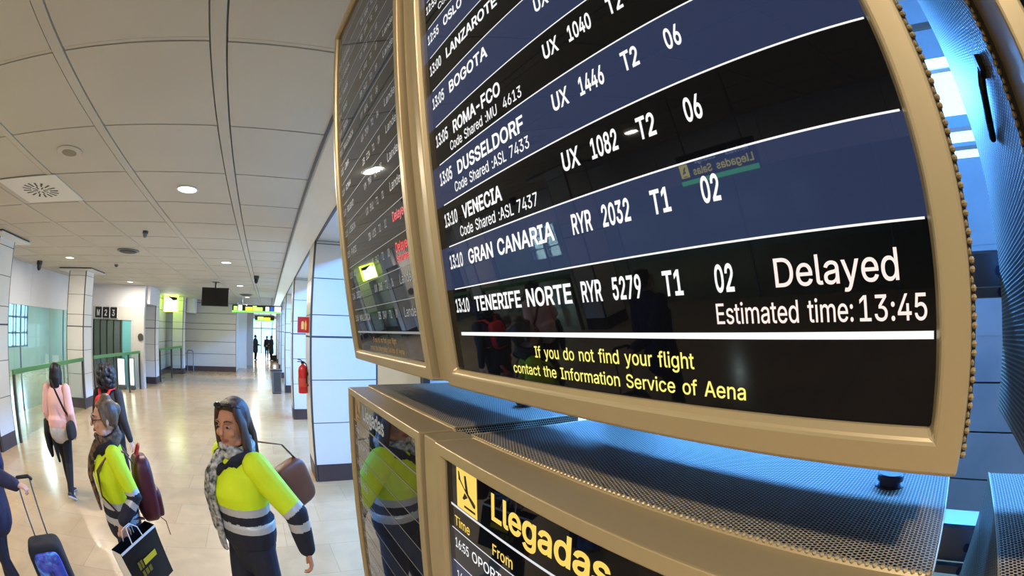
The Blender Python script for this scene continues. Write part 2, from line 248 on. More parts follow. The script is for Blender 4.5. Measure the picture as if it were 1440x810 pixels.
i|167|53 0 53 379 114 379 114 0/84 443 73 444 63 448 54 455 47 463 43 472 41 483 43 494 47 504 54 512 63 518 73 522 84 524 95 522 105 518 114 512 121 504 125 494 126 483 125 472 121 463 114 455 105 448 95 444
l|189|139 -2 112 0 91 8 74 20 62 37 55 59 53 84 53 509 114 509 114 99 114 83 117 71 120 62 126 57 135 53 146 52 160 53 170 54 181 3 162 -1
m|610|53 0 53 379 112 379 112 295 108 295 114 314 122 331 132 346 144 358 158 368 172 376 187 382 203 385 219 386 245 383 268 375 287 361 303 342 314 320 321 295 312 295 318 312 326 329 337 343 350 356 364 366 381 375 398 381 417 385 437 386 458 385 478 380 497 372 514 361 529 346 541 328 550 307 555 283 557 255 557 0 496 0 496 254 493 279 485 298 473 313 456 323 438 329 419 330 402 329 387 326 374 320 363 312 353 302 345 290 340 277 336 263 335 247 335 0 274 0 274 260 272 280 265 297 253 311 238 322 220 328 199 330 185 329 171 326 158 320 145 312 135 302 126 289 119 274 115 257 114 238 114 0
n|410|114 227 114 0 53 0 53 379 112 379 112 287 102 287 116 319 132 344 152 362 175 374 200 382 227 384 252 383 275 377 295 369 313 356 328 340 341 321 350 298 355 271 357 240 357 0 296 0 296 235 293 263 286 286 273 304 256 318 235 326 210 329 192 328 176 324 161 317 147 308 136 297 126 283 119 266 115 248
o|415|207 -8 174 -5 144 3 117 16 93 35 72 58 56 85 44 116 37 150 34 187 37 225 44 260 56 291 72 318 93 341 117 360 144 374 174 382 207 384 241 382 271 374 299 360 323 341 343 318 359 291 371 260 379 225 381 187 379 150 371 116 359 85 343 58 323 35 299 16 271 3 241 -5/207 46 231 49 252 55 270 66 285 80 298 97 307 117 314 139 318 163 319 187 318 212 314 236 307 258 298 278 285 296 270 310 252 321 231 328 207 330 184 328 163 321 145 310 130 296 118 278 108 258 102 236 98 212 96 187 98 163 102 139 108 117 118 97 130 80 145 66 163 55 184 49
p|424|53 -143 53 379 112 379 112 319 118 319 137 346 171 373 188 379 207 383 229 384 259 382 287 374 313 361 335 342 354 320 370 293 381 261 388 227 390 189 388 151 381 116 370 84 355 57 336 34 313 16 288 3 260 -6 229 -8 208 -7 189 -3 173 4 138 31 118 59 114 59 114 -143/220 47 242 49 262 55 279 66 294 80 306 97 316 117 323 139 327 163 328 189 327 215 323 239 316 261 307 281 295 298 280 311 262 322 243 328 220 330 198 328 178 322 161 312 147 299 134 282 125 263 118 241 114 216 113 189 114 162 118 138 125 115 135 95 147 78 162 65 179 55 198 49
r|259|53 0 53 379 112 379 112 321 115 321 124 339 137 354 152 367 171 377 191 383 213 385 229 384 243 384 243 322 230 324 207 326 190 324 174 321 159 315 146 306 135 296 126 284 119 269 115 254 114 237 114 0
s|365|182 -8 157 -7 133 -3 112 3 93 12 76 24 62 38 50 54 41 73 36 94 94 107 101 87 111 72 124 60 141 52 160 47 181 45 206 47 227 53 244 62 258 74 265 88 268 103 266 115 262 126 254 136 243 144 229 150 212 155 149 170 118 180 92 192 72 208 58 227 50 249 47 274 49 295 55 314 65 332 79 347 95 360 115 370 137 378 161 383 187 384 212 383 234 379 254 372 271 363 286 352 299 339 309 324 318 308 324 290 268 277 262 291 254 304 243 316 228 325 210 331 187 333 166 331 147 326 131 317 119 305 111 292 109 277 110 264 115 253 124 243 136 235 152 229 172 223 229 209 261 200 287 187 306 171 320 153 328 131 331 107 329 85 323 65 312 47 298 31 281 18 260 6 236 -2 210 -7
t|227|204 379 204 327 6 327 6 379/65 471 126 471 126 98 127 83 130 70 136 61 144 55 156 51 170 50 185 51 202 54 213 2 192 -3 168 -4 138 -1 113 7 92 21 77 41 68 64 65 93
u|410|182 -5 158 -3 135 2 115 11 97 23 82 39 69 59 60 82 54 109 53 139 53 379 114 379 114 144 116 117 124 94 137 75 154 61 175 53 200 50 218 51 234 55 249 62 263 71 274 83 283 97 290 113 295 132 296 153 296 379 357 379 357 0 298 0 298 92 307 92 294 60 277 35 257 17 234 5 209 -3
v|389|163 0 17 379 84 379 165 155 187 87 206 21 184 21 203 87 224 155 305 379 371 379 226 0
y|389|47 -139 61 -86 71 -87 104 -89 113 -86 122 -81 130 -74 138 -64 145 -51 151 -36 163 -1 17 379 84 379 165 155 187 87 206 21 184 21 202 87 224 155 305 379 371 379 204 -58 177 -107 165 -119 153 -128 139 -136 125 -141 109 -144 91 -145 65 -143
j|167|53 379 114 379 114 -30 112 -52 108 -72 102 -90 92 -106 80 -119 65 -129 47 -137 27 -141 4 -143 -10 -143 -10 -87 2 -87 18 -85 31 -80 40 -72 47 -61 51 -46 53 -29/83 443 72 444 62 448 53 455 47 463 42 472 41 483 42 494 47 504 53 512 62 518 72 522 83 524 95 522 105 518 114 512 120 504 125 494 126 483 125 472 120 463 114 455 105 448 95 444
:|188|95 -4 83 -3 73 1 63 9 55 18 51 29 50 41 51 53 55 64 63 73 73 81 83 85 95 87 107 85 118 81 128 73 135 64 140 53 141 41 140 29 135 18 128 9 118 1 107 -3/95 271 83 272 73 277 63 284 55 294 51 304 50 316 51 328 55 339 63 349 73 356 83 360 95 362 107 360 118 356 128 349 135 339 140 328 141 316 140 304 135 294 128 284 118 277 107 272
-|453|337 244 337 188 114 188 114 244
.|188|95 -4 83 -3 73 1 63 9 55 18 51 29 50 41 51 53 55 64 63 73 73 81 83 85 95 87 107 85 118 81 128 73 135 64 140 53 141 41 140 29 135 18 128 9 118 1 107 -3
,|188|38 -119 68 71 137 71 84 -119
x|379|21 0 171 218 171 171 29 379 100 379 147 306 179 253 207 206 175 206 202 253 233 306 282 379 352 379 209 169 209 214 358 0 287 0 231 85 200 136 173 182 205 182 178 136 148 85 91 0
w|567|138 0 23 379 87 379 133 214 154 137 175 41 165 41 186 135 206 214 252 379 316 379 362 214 382 136 402 41 391 41 413 135 434 214 480 379 545 379 429 0 368 0 319 172 305 225 291 280 277 338 291 338 277 280 263 225 248 172 199 0
 |280|""".split("\n"):
    _k, _a, _o = _row[0], *_row[2:].split('|')
    GLYPHS[_k] = (int(_a), [[(int(q[i]), int(q[i + 1])) for i in range(0, len(q), 2)] for q in (x.split() for x in _o.split('/') if x)])
CAP = 509.0

def embolden(q, d):
    """moves an outline outwards (holes inwards) by d"""
    q = [p for i, p in enumerate(q) if p != q[i - 1]]; n = len(q); r = []
    for i in range(n):
        (ax, ay), (bx, by), (cx, cy) = q[i - 1], q[i], q[(i + 1) % n]
        ux, uy, vx, vy = bx - ax, by - ay, cx - bx, cy - by
        lu, lv = math.hypot(ux, uy), math.hypot(vx, vy)
        n1, n2 = (-uy / lu, ux / lu), (-vy / lv, vx / lv)
        mx, my = n1[0] + n2[0], n1[1] + n2[1]; dd = max(0.5, 1 + n1[0] * n2[0] + n1[1] * n2[1])
        r.append((bx + d * mx / dd, by + d * my / dd))
    return r

FILLED = {}
def filled(outs):
    """vertices and triangles of the area inside the outlines (non-zero winding)"""
    vs, es = [], []
    for q in outs:
        n = len(vs); vs += [Vector(p) for p in q]; es += [(n + i, n + (i + 1) % len(q)) for i in range(len(q))]
    cv, _, cf = delaunay_2d_cdt(vs, es, [], 0, 1e-4)[:3]
    def winding(x, y):
        w = 0
        for q in outs:
            for i in range(len(q)):
                (x0, y0), (x1, y1) = q[i - 1], q[i]
                if (y0 > y) != (y1 > y) and x < (x1 - x0) * (y - y0) / (y1 - y0) + x0: w += 1 if y1 > y0 else -1
        return w
    tris = [f for f in cf if winding(sum(cv[i].x for i in f) / len(f), sum(cv[i].y for i in f) / len(f))]
    return [(p.x, p.y) for p in cv], [tuple(f) for f in tris]

class Lettering:
    """collects words of one colour on one plane as one mesh"""
    def __init__(s): s.sp = []
    def word(s, text, a, b, cap, width=None, bold=0.0):
        """text with its baseline starting at (a, b); cap: capital height; width: total width, else natural"""
        k = cap / CAP; nat = sum(GLYPHS.get(c, GLYPHS[' '])[0] for c in text) * k
        kx = k * (width / nat if width else 1.0); x = a
        for c in text:
            adv, outs = GLYPHS.get(c, GLYPHS[' '])
            if outs:
                if (c, bold) not in FILLED: FILLED[c, bold] = filled([embolden(q, bold) if bold else q for q in outs])
                fv, ff = FILLED[c, bold]; s.sp.append(([(x + px * kx, b + py * k) for px, py in fv], ff))
            x += adv * kx
        return x
    def poly(s, pts): s.sp.append((list(pts), [tuple(range(len(pts)))])); return s
    def bar(s, a0, a1, b0, b1): return s.poly([(a0, b0), (a1, b0), (a1, b1), (a0, b1)])
    def build(s, name, m, parent, origin, da, db):
        """da, db: directions of the plane; origin: its zero point (local to parent)"""
        V, F = [], []
        for fv, ff in s.sp:
            n = len(V); V += [(p[0], p[1], 0) for p in fv]; F += [tuple(n + i for i in f) for f in ff]
        me = bpy.data.meshes.new(name); me.from_pydata(V, [], F)
        me.materials.append(m)
        da, db, o = Vector(da), Vector(db), Vector(origin); dn = da.cross(db)
        me.transform(Matrix(((da.x, db.x, dn.x, o.x), (da.y, db.y, dn.y, o.y), (da.z, db.z, dn.z, o.z), (0, 0, 0, 1))))
        return put(name, me, parent)
# ------------------------------------------------------------------ materials
M = {}
M['bronze'] = noise_mix(mat('bronze_paint', (168, 149, 114), 0.40, 0.5), (158, 139, 104), 3, 0.6)
M['bronze_dark'] = mat('bronze_shadow_gap', (40, 34, 26), 0.6)  # housing rim coloured dark to stand for the shade behind the bezel
M['rail_steel'] = noise_mix(mat('rail_steel', (120, 126, 134), 0.38, 0.6), (100, 106, 114), 6, 0.6, (1, 0.2, 1))
M['black'] = mat('black_plastic', (16, 16, 18), 0.45)
M['bolt'] = mat('dark_bolt', (58, 60, 84), 0.3, 0.6)
M['white_panel'] = noise_mix(mat('white_enamel_panel', (214, 213, 210), 0.28), (206, 205, 204), 1.2, 0.6)
M['seam'] = mat('dark_seam', (70, 70, 76), 0.6)
M['corner'] = mat('dark_corner_trim', (74, 68, 62), 0.45, 0.3)
M['kick'] = noise_mix(mat('brown_skirting', (70, 52, 50), 0.4), (56, 42, 42), 4, 0.6)
M['grey_wall'] = noise_mix(mat('grey_wall_panel', (188, 186, 180), 0.5), (180, 178, 173), 2, 0.5)
M['lavender'] = noise_mix(mat('white_fascia', (206, 205, 210), 0.6), (198, 198, 206), 1, 0.5)
M['teal_wall'] = noise_mix(mat('teal_grey_wall', (178, 202, 206), 0.7), (166, 192, 198), 0.8, 0.6, (1, 1, 0.2))
M['door'] = noise_mix(mat('dark_green_grey_door', (84, 96, 92), 0.45), (74, 86, 84), 2, 0.5)
M['teal'] = mat('teal_panel', (110, 178, 184), 0.3)
M['green_rail'] = mat('green_handrail', (70, 128, 62), 0.35)
M['cladding'] = noise_mix(mat('steel_cladding', (126, 128, 132), 0.45, 0.3), (112, 116, 122), 2, 0.6)
M['frame'] = mat('window_frame', (120, 140, 170), 0.5)
M['tape'] = mat('white_trim', (225, 225, 225), 0.4)

def glass_mat(name, rgb, opacity=0.25):
    m = bpy.data.materials.new(name); m.use_nodes = True; nt = m.node_tree; nt.nodes.clear()
    o = nt.nodes.new('ShaderNodeOutputMaterial'); t = nt.nodes.new('ShaderNodeBsdfTransparent'); t.inputs[0].default_value = (*lin(rgb), 1)
    g = nt.nodes.new('ShaderNodeBsdfGlossy'); g.inputs['Roughness'].default_value = 0.03
    f = nt.nodes.new('ShaderNodeFresnel'); f.inputs[0].default_value = 1.45
    mx = nt.nodes.new('ShaderNodeMixShader'); ge = nt.nodes.new('ShaderNodeNewGeometry'); iv = nt.nodes.new('ShaderNodeMath'); iv.operation = 'SUBTRACT'; iv.inputs[0].default_value = 1.0; ml = nt.nodes.new('ShaderNodeMath'); ml.operation = 'MULTIPLY'
    nt.links.new(ge.outputs['Backfacing'], iv.inputs[1]); nt.links.new(iv.outputs[0], ml.inputs[0]); nt.links.new(f.outputs[0], ml.inputs[1]); nt.links.new(ml.outputs[0], mx.inputs[0]); nt.links.new(t.outputs[0], mx.inputs[1]); nt.links.new(g.outputs[0], mx.inputs[2])
    nt.links.new(mx.outputs[0], o.inputs[0]); return m
M['glass'] = glass_mat('teal_glass', (230, 243, 240))
M['glass_clear'] = glass_mat('clear_glass', (243, 249, 248))

def emis(name, rgb, s):
    m = mat(name, rgb, 0.5, emit=rgb, estr=s); m.node_tree.nodes['Principled BSDF'].inputs['Base Color'].default_value = (0.02, 0.02, 0.02, 1); return m
M['lamp'] = emis('lamp_diffuser', (255, 244, 220), 6.0)

def floor_mat():
    m = mat('polished_stone', (196, 170, 130), 0.2, spec=0.45)
    nt, b, N, L = nodes(m)
    tc = N('ShaderNodeTexCoord'); br = N('ShaderNodeTexBrick'); L(tc.outputs['Object'], br.inputs['Vector'])
    br.inputs['Scale'].default_value = 1.0; br.inputs['Brick Width'].default_value = 0.9; br.inputs['Row Height'].default_value = 0.6
    br.inputs['Mortar Size'].default_value = 0.0035; br.inputs['Mortar Smooth'].default_value = 0.2; br.offset = 0.5
    br.inputs['Color1'].default_value = (*lin((198, 166, 122)), 1); br.inputs['Color2'].default_value = (*lin((188, 156, 113)), 1); br.inputs['Mortar'].default_value = (*lin((168, 138, 100)), 1)
    nz = N('ShaderNodeTexNoise'); nz.inputs['Scale'].default_value = 2.2; nz.inputs['Detail'].default_value = 6; nz.inputs['Distortion'].default_value = 1.2
    L(tc.outputs['Object'], nz.inputs['Vector'])
    mx = N('ShaderNodeMix'); mx.data_type = 'RGBA'; mx.blend_type = 'MULTIPLY'; mx.inputs['Factor'].default_value = 0.55
    cr = N('ShaderNodeMapRange'); cr.inputs['From Min'].default_value = 0.3; cr.inputs['From Max'].default_value = 0.7; cr.inputs['To Min'].default_value = 0.72; cr.inputs['To Max'].default_value = 1.0
    L(nz.outputs['Fac'], cr.inputs['Value']); L(br.outputs['Color'], mx.inputs[6]); L(cr.outputs['Result'], mx.inputs[7]); L(mx.outputs[2], b.inputs['Base Color'])
    n2 = N('ShaderNodeTexNoise'); n2.inputs['Scale'].default_value = 5; r2 = N('ShaderNodeMapRange'); r2.inputs['To Min'].default_value = 0.11; r2.inputs['To Max'].default_value = 0.26
    L(tc.outputs['Object'], n2.inputs['Vector']); L(n2.outputs['Fac'], r2.inputs['Value']); L(r2.outputs['Result'], b.inputs['Roughness'])
    return m
M['floor'] = floor_mat()
M['ceiling'] = noise_mix(mat('ceiling_panel', (196, 192, 184), 0.55), (188, 184, 176), 0.9, 0.7)
M['ceiling_gap'] = mat('ceiling_joint', (120, 110, 96), 0.7)

# ------------------------------------------------------------------ the hall
CZ = 3.5
struct('floor', MB().box(-15, 6.2, -15, 44, -0.3, 0), M['floor'])
# suspended ceiling: panels between wide runners along the hall and narrow joints across it
mb = MB(); mb.box(-15, 0.3, -15, 44, CZ + 0.03, CZ + 0.2, 1)
PX, PY, X0, Y0 = 1.105, 1.045, -0.52, 1.935
xs = [X0 + PX * k for k in range(-13, 2)]; ys = [Y0 + PY * k for k in range(-16, 41)]
def slab(x0, x1, y0, y1, z0, z1, mi=0):
    x0, x1 = max(x0, -15), min(x1, 0.265)
    if x1 - x0 > 0.02: mb.box(x0, x1, y0, y1, z0, z1, mi)
for i in range(len(xs) - 1):
    for j in range(len(ys) - 1):
        slab(xs[i] + 0.055, xs[i + 1] - 0.055, ys[j] + 0.022, ys[j + 1] - 0.022, CZ, CZ + 0.06)
for x in xs: slab(x - 0.043, x + 0.043, -15, 44, CZ - 0.004, CZ + 0.06)
for y in ys:
    for i in range(len(xs) - 1): slab(xs[i] + 0.055, xs[i + 1] - 0.055, y - 0.014, y + 0.014, CZ + 0.004, CZ + 0.06)
struct('ceiling', mb, [M['ceiling'], M['ceiling_gap']])
# sloping cove and soffit along the right side of the hall
mb = MB(); mb.prism([(0.265, 3.51), (0.30, 3.485), (0.45, 3.44), (0.60, 3.385), (0.63, 3.37), (0.63, 3.6), (0.265, 3.7)], 'y', -15, 44)
mb.box(0.255, 0.275, -15, 44, 3.485, 3.53, 1)
struct('trim_1', mb, [M['white_panel'], M['corner']])
struct('trim_2', MB().box(0.63, 1.5, -15, 44, 3.372, 3.6).box(1.42, 1.56, -15, 44, 3.372, 7.5).box(0.605, 0.632, -15, 44, 3.35, 3.375, 1), [M['white_panel'], M['corner']])
# left side: white fascia over a glass wall, the side hall behind it
mb = MB()
for k in range(12):
    mb.box(-7.5, -7.38, -15 + k * 2.59, -15 + k * 2.59 + 2.58, 2.5, 3.6)
struct('wall_left', mb, M['lavender'])
gl = struct('window_1', MB().box(-7.45, -7.42, -15, 16, 0.0, 2.5), M['glass'])
mb = MB()
for y in (-14, -11, -8, -5, -2, 1, 4, 7.4, 10.4, 13.4): mb.box(-7.46, -7.41, y, y + 0.03, 0, 2.5)
fr = mb.build('window_frame', M['frame'], gl); 
mb = MB()
mb.box(-14.3, -14.1, -15, 17.9, 0, 3.6).box(-14.3, -14.1, 20.6, 44, 0, 3.6).box(-14.3, -14.1, 17.9, 20.6, 0, 0.95).box(-14.3, -14.1, 17.9, 20.6, 2.9, 3.6)
mb.box(-14.1, -7.4, 23.3, 23.5, 0, 3.6)
struct('wall_side_hall', mb, M['teal_wall'])
w = struct('window_2', MB().box(-14.22, -14.2, 17.9, 20.6, 0.95, 2.9), M['glass_clear'])
mb = MB()
for y in (17.9, 18.9, 19.2, 20.2, 20.5): mb.box(-14.26, -14.12, y, y + 0.1, 0.95, 2.9)
for z in (0.95, 1.55, 2.25, 2.82): mb.box(-14.26, -14.12, 17.9, 20.6, z, z + 0.08)
mb.build('window_frame', M['frame'], w)
# recess with doors at the end of the glass wall
mb = MB(); mb.box(-7.5, -4.95, 16.0, 16.2, 2.75, 3.6).box(-7.5, -7.34, 15.9, 16.2, 0, 2.75)
struct('wall_recess', mb, M['lavender'])
mb = MB(); mb.box(-5.42, -4.95, 16.0, 16.2, 0, 2.75).box(-7.34, -5.42, 16.0, 16.2, 2.3, 2.75).box(-5.5, -5.42, 15.97, 16.2, 0, 2.4)
struct('wall_recess_lower', mb, M['grey_wall'])
dr = struct('door_1', MB().box(-7.34, -5.94, 16.04, 16.1, 0, 2.3), M['door'])
mb = MB()
for x in (-7.3, -6.98, -6.66, -6.34, -6.02): mb.box(x, x + 0.035, 16.015, 16.05, 0, 2.3)
mb.build('door_rib', M['black'], dr)
struct('window_3', MB().box(-5.92, -5.5, 16.03, 16.07, 0, 2.42), M['teal'])
struct('trim_3', MB().box(-5.5, -4.78, 17.1, 17.38, 2.88, 3.6).box(-4.98, -4.78, 16.2, 17.1, 2.88, 3.6), M['lavender'])
struct('trim_4', MB().box(-4.42, -4.02, 22.2, 23.2, 2.82, 3.6), M['lavender'])
# panelled walls further on
def panelled(name, x0, x1, y0, y1, face, zs, m, zt=3.6):
    mb = MB(); z0 = 0.24
    mb.box(x0, x1, y0, y1, 0, zt, 1)
    e = 0.012
    for z in list(zs) + [zt]:
        if face == 'y': mb.box(x0 - 0.0, x1, y0 - e, y0 + 0.02, z0 + 0.012, z - 0.012)
        else: mb.box(x1 - 0.02, x1 + e, y0, y1, z0 + 0.012, z - 0.012)
        z0 = z
    if face == 'y': mb.box(x0, x1, y0 - 0.02, y0 + 0.02, 0, 0.24, 2)
    else: mb.box(x1 - 0.02, x1 + 0.02, y0, y1, 0, 0.24, 2)
    return struct(name, mb, [m, M['seam'], M['kick']])
ZS = (0.86, 1.46, 2.05, 2.35, 2.85, 3.36)
panelled('wall_left_far', -5.75, -5.47, 16.2, 23.3, 'x', ZS, M['grey_wall'])
panelled('wall_back', -5.75, -1.8, 23.3, 23.6, 'y', ZS, M['grey_wall'])
mb = MB(); mb.box(-2.1, -1.8, 23.6, 44, 0, 3.6).box(-1.8, -1.32, 25.6, 25.8, 0, 3.6)
struct('wall_corridor', mb, M['white_panel'])
struct('door_2', MB().box(-1.3, -0.98, 27.5, 27.6, 0, 3.1).box(-1.8, -1.3, 27.5, 27.6, 0, 3.5), M['grey_wall'])
# entrance at the far end, open to the daylight
mb = MB(); mb.box(-2.1, 1.7, 43.0, 43.2, 3.1, 3.7).box(1.5, 6.2, 43.0, 43.2, 0, 7.6)
struct('wall_far_end', mb, M['white_panel'])
w = struct('window_4', MB().box(-1.8, 1.5, 43.05, 43.08, 0, 3.1), M['glass_clear'])
mb = MB()
for x in (-1.8, -0.75, 0.35, 1.42): mb.box(x, x + 0.07, 43.0, 43.12, 0, 3.1)
mb.box(-1.8, 1.5, 43.0, 43.12, 2.2, 2.28).build('window_frame', M['frame'], w)
struct('wall_behind', MB().box(-15, 6.2, -15.2, -15, 0, 7.6), M['white_panel'])
# the daylit hall on the right: cladding with a high band of windows
mb = MB()
WZ0, WZ1 = 4.15, 5.55
for z0, z1 in ((0, 0.5), (0.52, 1.05), (1.07, 1.6), (1.62, 2.1), (2.12, 2.62), (2.64, 3.1), (3.12, 3.62)): mb.box(5.6, 6.0, -3.5, 6.0, z0, z1)
mb.box(5.66, 6.0, -3.5, 6.0, 0, 3.7, 1)
for z0, z1 in ((0, 0.25), (1.95, 3.6), (3.62, WZ0), (WZ1, 6.02), (6.15, 7.6)): mb.box(5.605, 6.0, -15, 44, z0, z1)
struct('wall_right', mb, [M['cladding'], M['seam']])
def glazing(name, y0, y1, z0, z1, step, bars, x=5.78):
    w = struct(name, MB().box(x, x + 0.02, y0, y1, z0, z1), M['glass_clear']); mb = MB(); n = int((y1 - y0) / step)
    for k in range(n + 1): mb.box(x - 0.07, x + 0.04, y0 + k * step - 0.03, y0 + k * step + 0.03, z0, z1)
    for p, q in bars: mb.box(x - 0.1, x + 0.04, y0, y1, p, q)
    mb.build('window_frame', M['frame'], w)
glazing('window_5', -15, 44, WZ0, WZ1, 1.13, ((4.58, 4.74), (4.33, 4.38)))
glazing('window_6', -15, 44, 6.02, 6.15, 1.13, ())
glazing('added_window_7', -14.9, -3.5, 0.25, 1.95, 1.6, ((1.0, 1.06),))  # unseen glazing behind the camera, added to let daylight in
glazing('added_window_8', 6.0, 43, 0.25, 1.95, 1.6, ((1.0, 1.06),))  # more unseen glazing, added to light the far pillars and floor
struct('ceiling_right', MB().box(1.42, 6.2, -15, 44, 7.5, 7.7), M['white_panel'])
# ------------------------------------------------------------------ display units
D = 0.246; TILT = 0.18462
CT, ST = math.cos(TILT), math.sin(TILT)
NV = Vector((CT, 0, ST)); UV = Vector((-ST, 0, CT)); RV = Vector((0, -1, 0))      # into the panel, up the panel, along the lines of text
PITCH, UNIT0 = 0.688, 0.2948
A_OFF = UNIT0                                                # text coordinate of the lens in the first unit

def perforated(name, plane, x_margin=None):
    """bronze sheet with a staggered pattern of round holes; plane: axes of the sheet"""
    m = mat(name, (150, 130, 96), 0.46, 0.4, spec=0.2)
    nt, b, N, L = nodes(m)
    px = 0.0047; cell = [0, 0, 0]; cell['xyz'.index(plane[0])] = px; cell['xyz'.index(plane[1])] = px * 1.732
    inv = [1 / c if c else 0 for c in cell]; half = [0.5 if c else 0.5 for c in cell]
    tc = N('ShaderNodeTexCoord')
    def vm(op, a, v):
        n = N('ShaderNodeVectorMath'); n.operation = op; L(a, n.inputs[0])
        if v is not None: n.inputs[1].default_value = v
        return n.outputs['Value'] if op == 'LENGTH' else n.outputs[0]
    def lat(src):
        a = vm('MULTIPLY', src, inv); a = vm('FRACTION', a, None); a = vm('SUBTRACT', a, half); a = vm('MULTIPLY', a, cell); return vm('LENGTH', a, None)
    d1 = lat(tc.outputs['Object']); d2 = lat(vm('ADD', tc.outputs['Object'], [c / 2 for c in cell]))
    mn = N('ShaderNodeMath'); mn.operation = 'MINIMUM'; L(d1, mn.inputs[0]); L(d2, mn.inputs[1])
    mr = N('ShaderNodeMapRange'); mr.interpolation_type = 'SMOOTHSTEP'
    mr.inputs['From Min'].default_value = 0.00145; mr.inputs['From Max'].default_value = 0.0019; L(mn.outputs[0], mr.inputs['Value'])
    mh = N('ShaderNodeMapRange'); mh.interpolation_type = 'SMOOTHSTEP'; mh.inputs['From Min'].default_value = 0.0011; mh.inputs['From Max'].default_value = 0.0026; L(mn.outputs[0], mh.inputs['Value'])
    mx = N('ShaderNodeMix'); mx.data_type = 'RGBA'; mx.inputs[6].default_value = (*lin((4, 4, 5)), 1); mx.inputs[7].default_value = (*lin((166, 152, 128)), 1)
    L(mr.outputs['Result'], mx.inputs['Factor']); L(mx.outputs[2], b.inputs['Base Color'])
    m2 = N('ShaderNodeMath'); m2.operation = 'MULTIPLY'; m2.inputs[1].default_value = 0.4; L(mr.outputs['Result'], m2.inputs[0]); L(m2.outputs[0], b.inputs['Metallic'])
    bp = N('ShaderNodeBump'); bp.inputs['Strength'].default_value = 0.9; bp.inputs['Distance'].default_value = 0.0012; L(mh.outputs['Result'], bp.inputs['Height']); L(bp.outputs['Normal'], b.inputs['Normal'])
    return m
M['perf_xy'] = perforated('perforated_top', 'xy'); M['perf_xz'] = perforated('perforated_side', 'xz')

def screen_mat(name, rgb, s, spec=0.2):
    m = mat(name, (1, 1, 1), 0.02, emit=rgb, estr=s, spec=spec); return m
M['dim_black'] = screen_mat('angle_washed_black', (18, 18, 18), 1.0, 0.6); M['dim_blue'] = screen_mat('angle_washed_blue', (30, 32, 38), 1.0, 0.6)  # dimmed copies: fading at a slanting view is put into the colour
M['scr_black'] = screen_mat('screen_black', (8, 8, 10), 1.0)
M['scr_blue'] = screen_mat('screen_blue', (44, 54, 84), 1.0)
M['scr_grey'] = screen_mat('screen_grey', (40, 42, 48), 1.0)
M['txt_white'] = emis('white_pixels', (255, 255, 255), 1.0)
M['txt_soft'] = emis('warm_white_pixels', (255, 236, 228), 1.0)
M['txt_line'] = emis('row_line_pixels', (235, 235, 240), 0.9)
M['txt_yellow'] = emis('yellow_pixels', (255, 246, 120), 1.0)
M['txt_amber'] = emis('amber_pixels', (250, 212, 92), 1.0)
M['txt_red'] = emis('red_pixels', (230, 60, 70), 1.0)
M['txt_faint'] = emis('faint_pixels', (150, 150, 150), 0.8)  # this and the faint tones below: pixels dimmed for the slanting view
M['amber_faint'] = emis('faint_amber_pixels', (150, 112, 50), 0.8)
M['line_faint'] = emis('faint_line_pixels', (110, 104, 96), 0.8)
M['txt_dim'] = emis('dim_white_pixels', (205, 205, 205), 0.8)

UX, UZ = 0.40, 2.05                                          # origin of an upper unit: under its middle
def upper_pt(a, v, off):
    """a: along the text from the middle of the unit (m), v: up the panel (in D), off: behind the front"""
    p = NV * (D + off) + UV * (v * D); return Vector((p.x - UX, -a, p.z + EYE - UZ))
V0, V1, VI0, VI1 = -0.503, 3.84, -0.402, 3.742
HW, HI = 0.309, 0.2863

def upper_meshes():
    r = {}
    # front frame: flat face, bevelled opening, sides 65 mm deep
    mb = MB()
    def ring(h, v0, v1, off): return [tuple(upper_pt(a, v, off)) for a, v in ((-h, v0), (h, v0), (h, v1), (-h, v1))]
    q = 4
    o1 = ring(HW, V0, V1, 0.0); i1 = ring(HI + 0.003, VI0 - 0.018, VI1 + 0.012, 0.0); i2 = ring(HI, VI0, VI1, 0.008); i3 = ring(HI, VI0, VI1, 0.013)
    ob = [(p[0] + 0.065, p[1], p[2]) for p in o1]; ob[0] = (ob[0][0], ob[0][1], o1[0][2] - 0.002); ob[1] = (ob[1][0], ob[1][1], o1[1][2] - 0.002)
    vs = o1 + i1 + i2 + i3 + ob; fs = []
    for k in range(4):
        n = (k + 1) % 4
        fs += [(k, n, 4 + n, 4 + k), (4 + k, 4 + n, 8 + n, 8 + k), (8 + k, 8 + n, 12 + n, 12 + k), (k, 16 + k, 16 + n, n)]
    fs.append((16, 17, 18, 19)); mb.add(vs, fs)
    r['frame'] = mb
    # perforated housing, 5 mm larger than the frame all round, with the toothed front edge of the cut sheet
    s = HW + 0.0065
    fb = upper_pt(0, V0, 0); ft = upper_pt(0, V1, 0)
    A = (fb.x + 0.062, fb.z - 0.004); Bk = (0.17, fb.z - 0.004); Ct = (0.17, ft.z + 0.004); Dt = (ft.x + 0.062, ft.z + 0.004)
    mb = MB(); pr = [A, Bk, Ct, Dt]
    vs = [(x, y, z) for y in (-s, s) for x, z in pr]
    mb.add(vs, [(0, 1, 2, 3), (7, 6, 5, 4)], 0)
    mb.add(vs, [(0, 4, 5, 1), (2, 6, 7, 3)], 1); mb.add(vs, [(1, 5, 6, 2)], 2); mb.add(vs, [(3, 7, 4, 0)], 4)
    n = 190
    for sy in (-1, 1):
        for k in range(n):
            t = (k + 0.5) / n; x = A[0] + (Dt[0] - A[0]) * t; z = A[1] + (Dt[1] - A[1]) * t
            if k % 3 == 2: mb.ball((x + 0.0012, sy * (s - 0.0018), z), (0.0022, 0.0019, 0.0030), 6, 4, 3)
            else: mb.ball((x, sy * (s - 0.0008), z), (0.0026, 0.0025, 0.0024), 6, 4, 3)
    r['shell'] = mb
    return r
UP = upper_meshes()
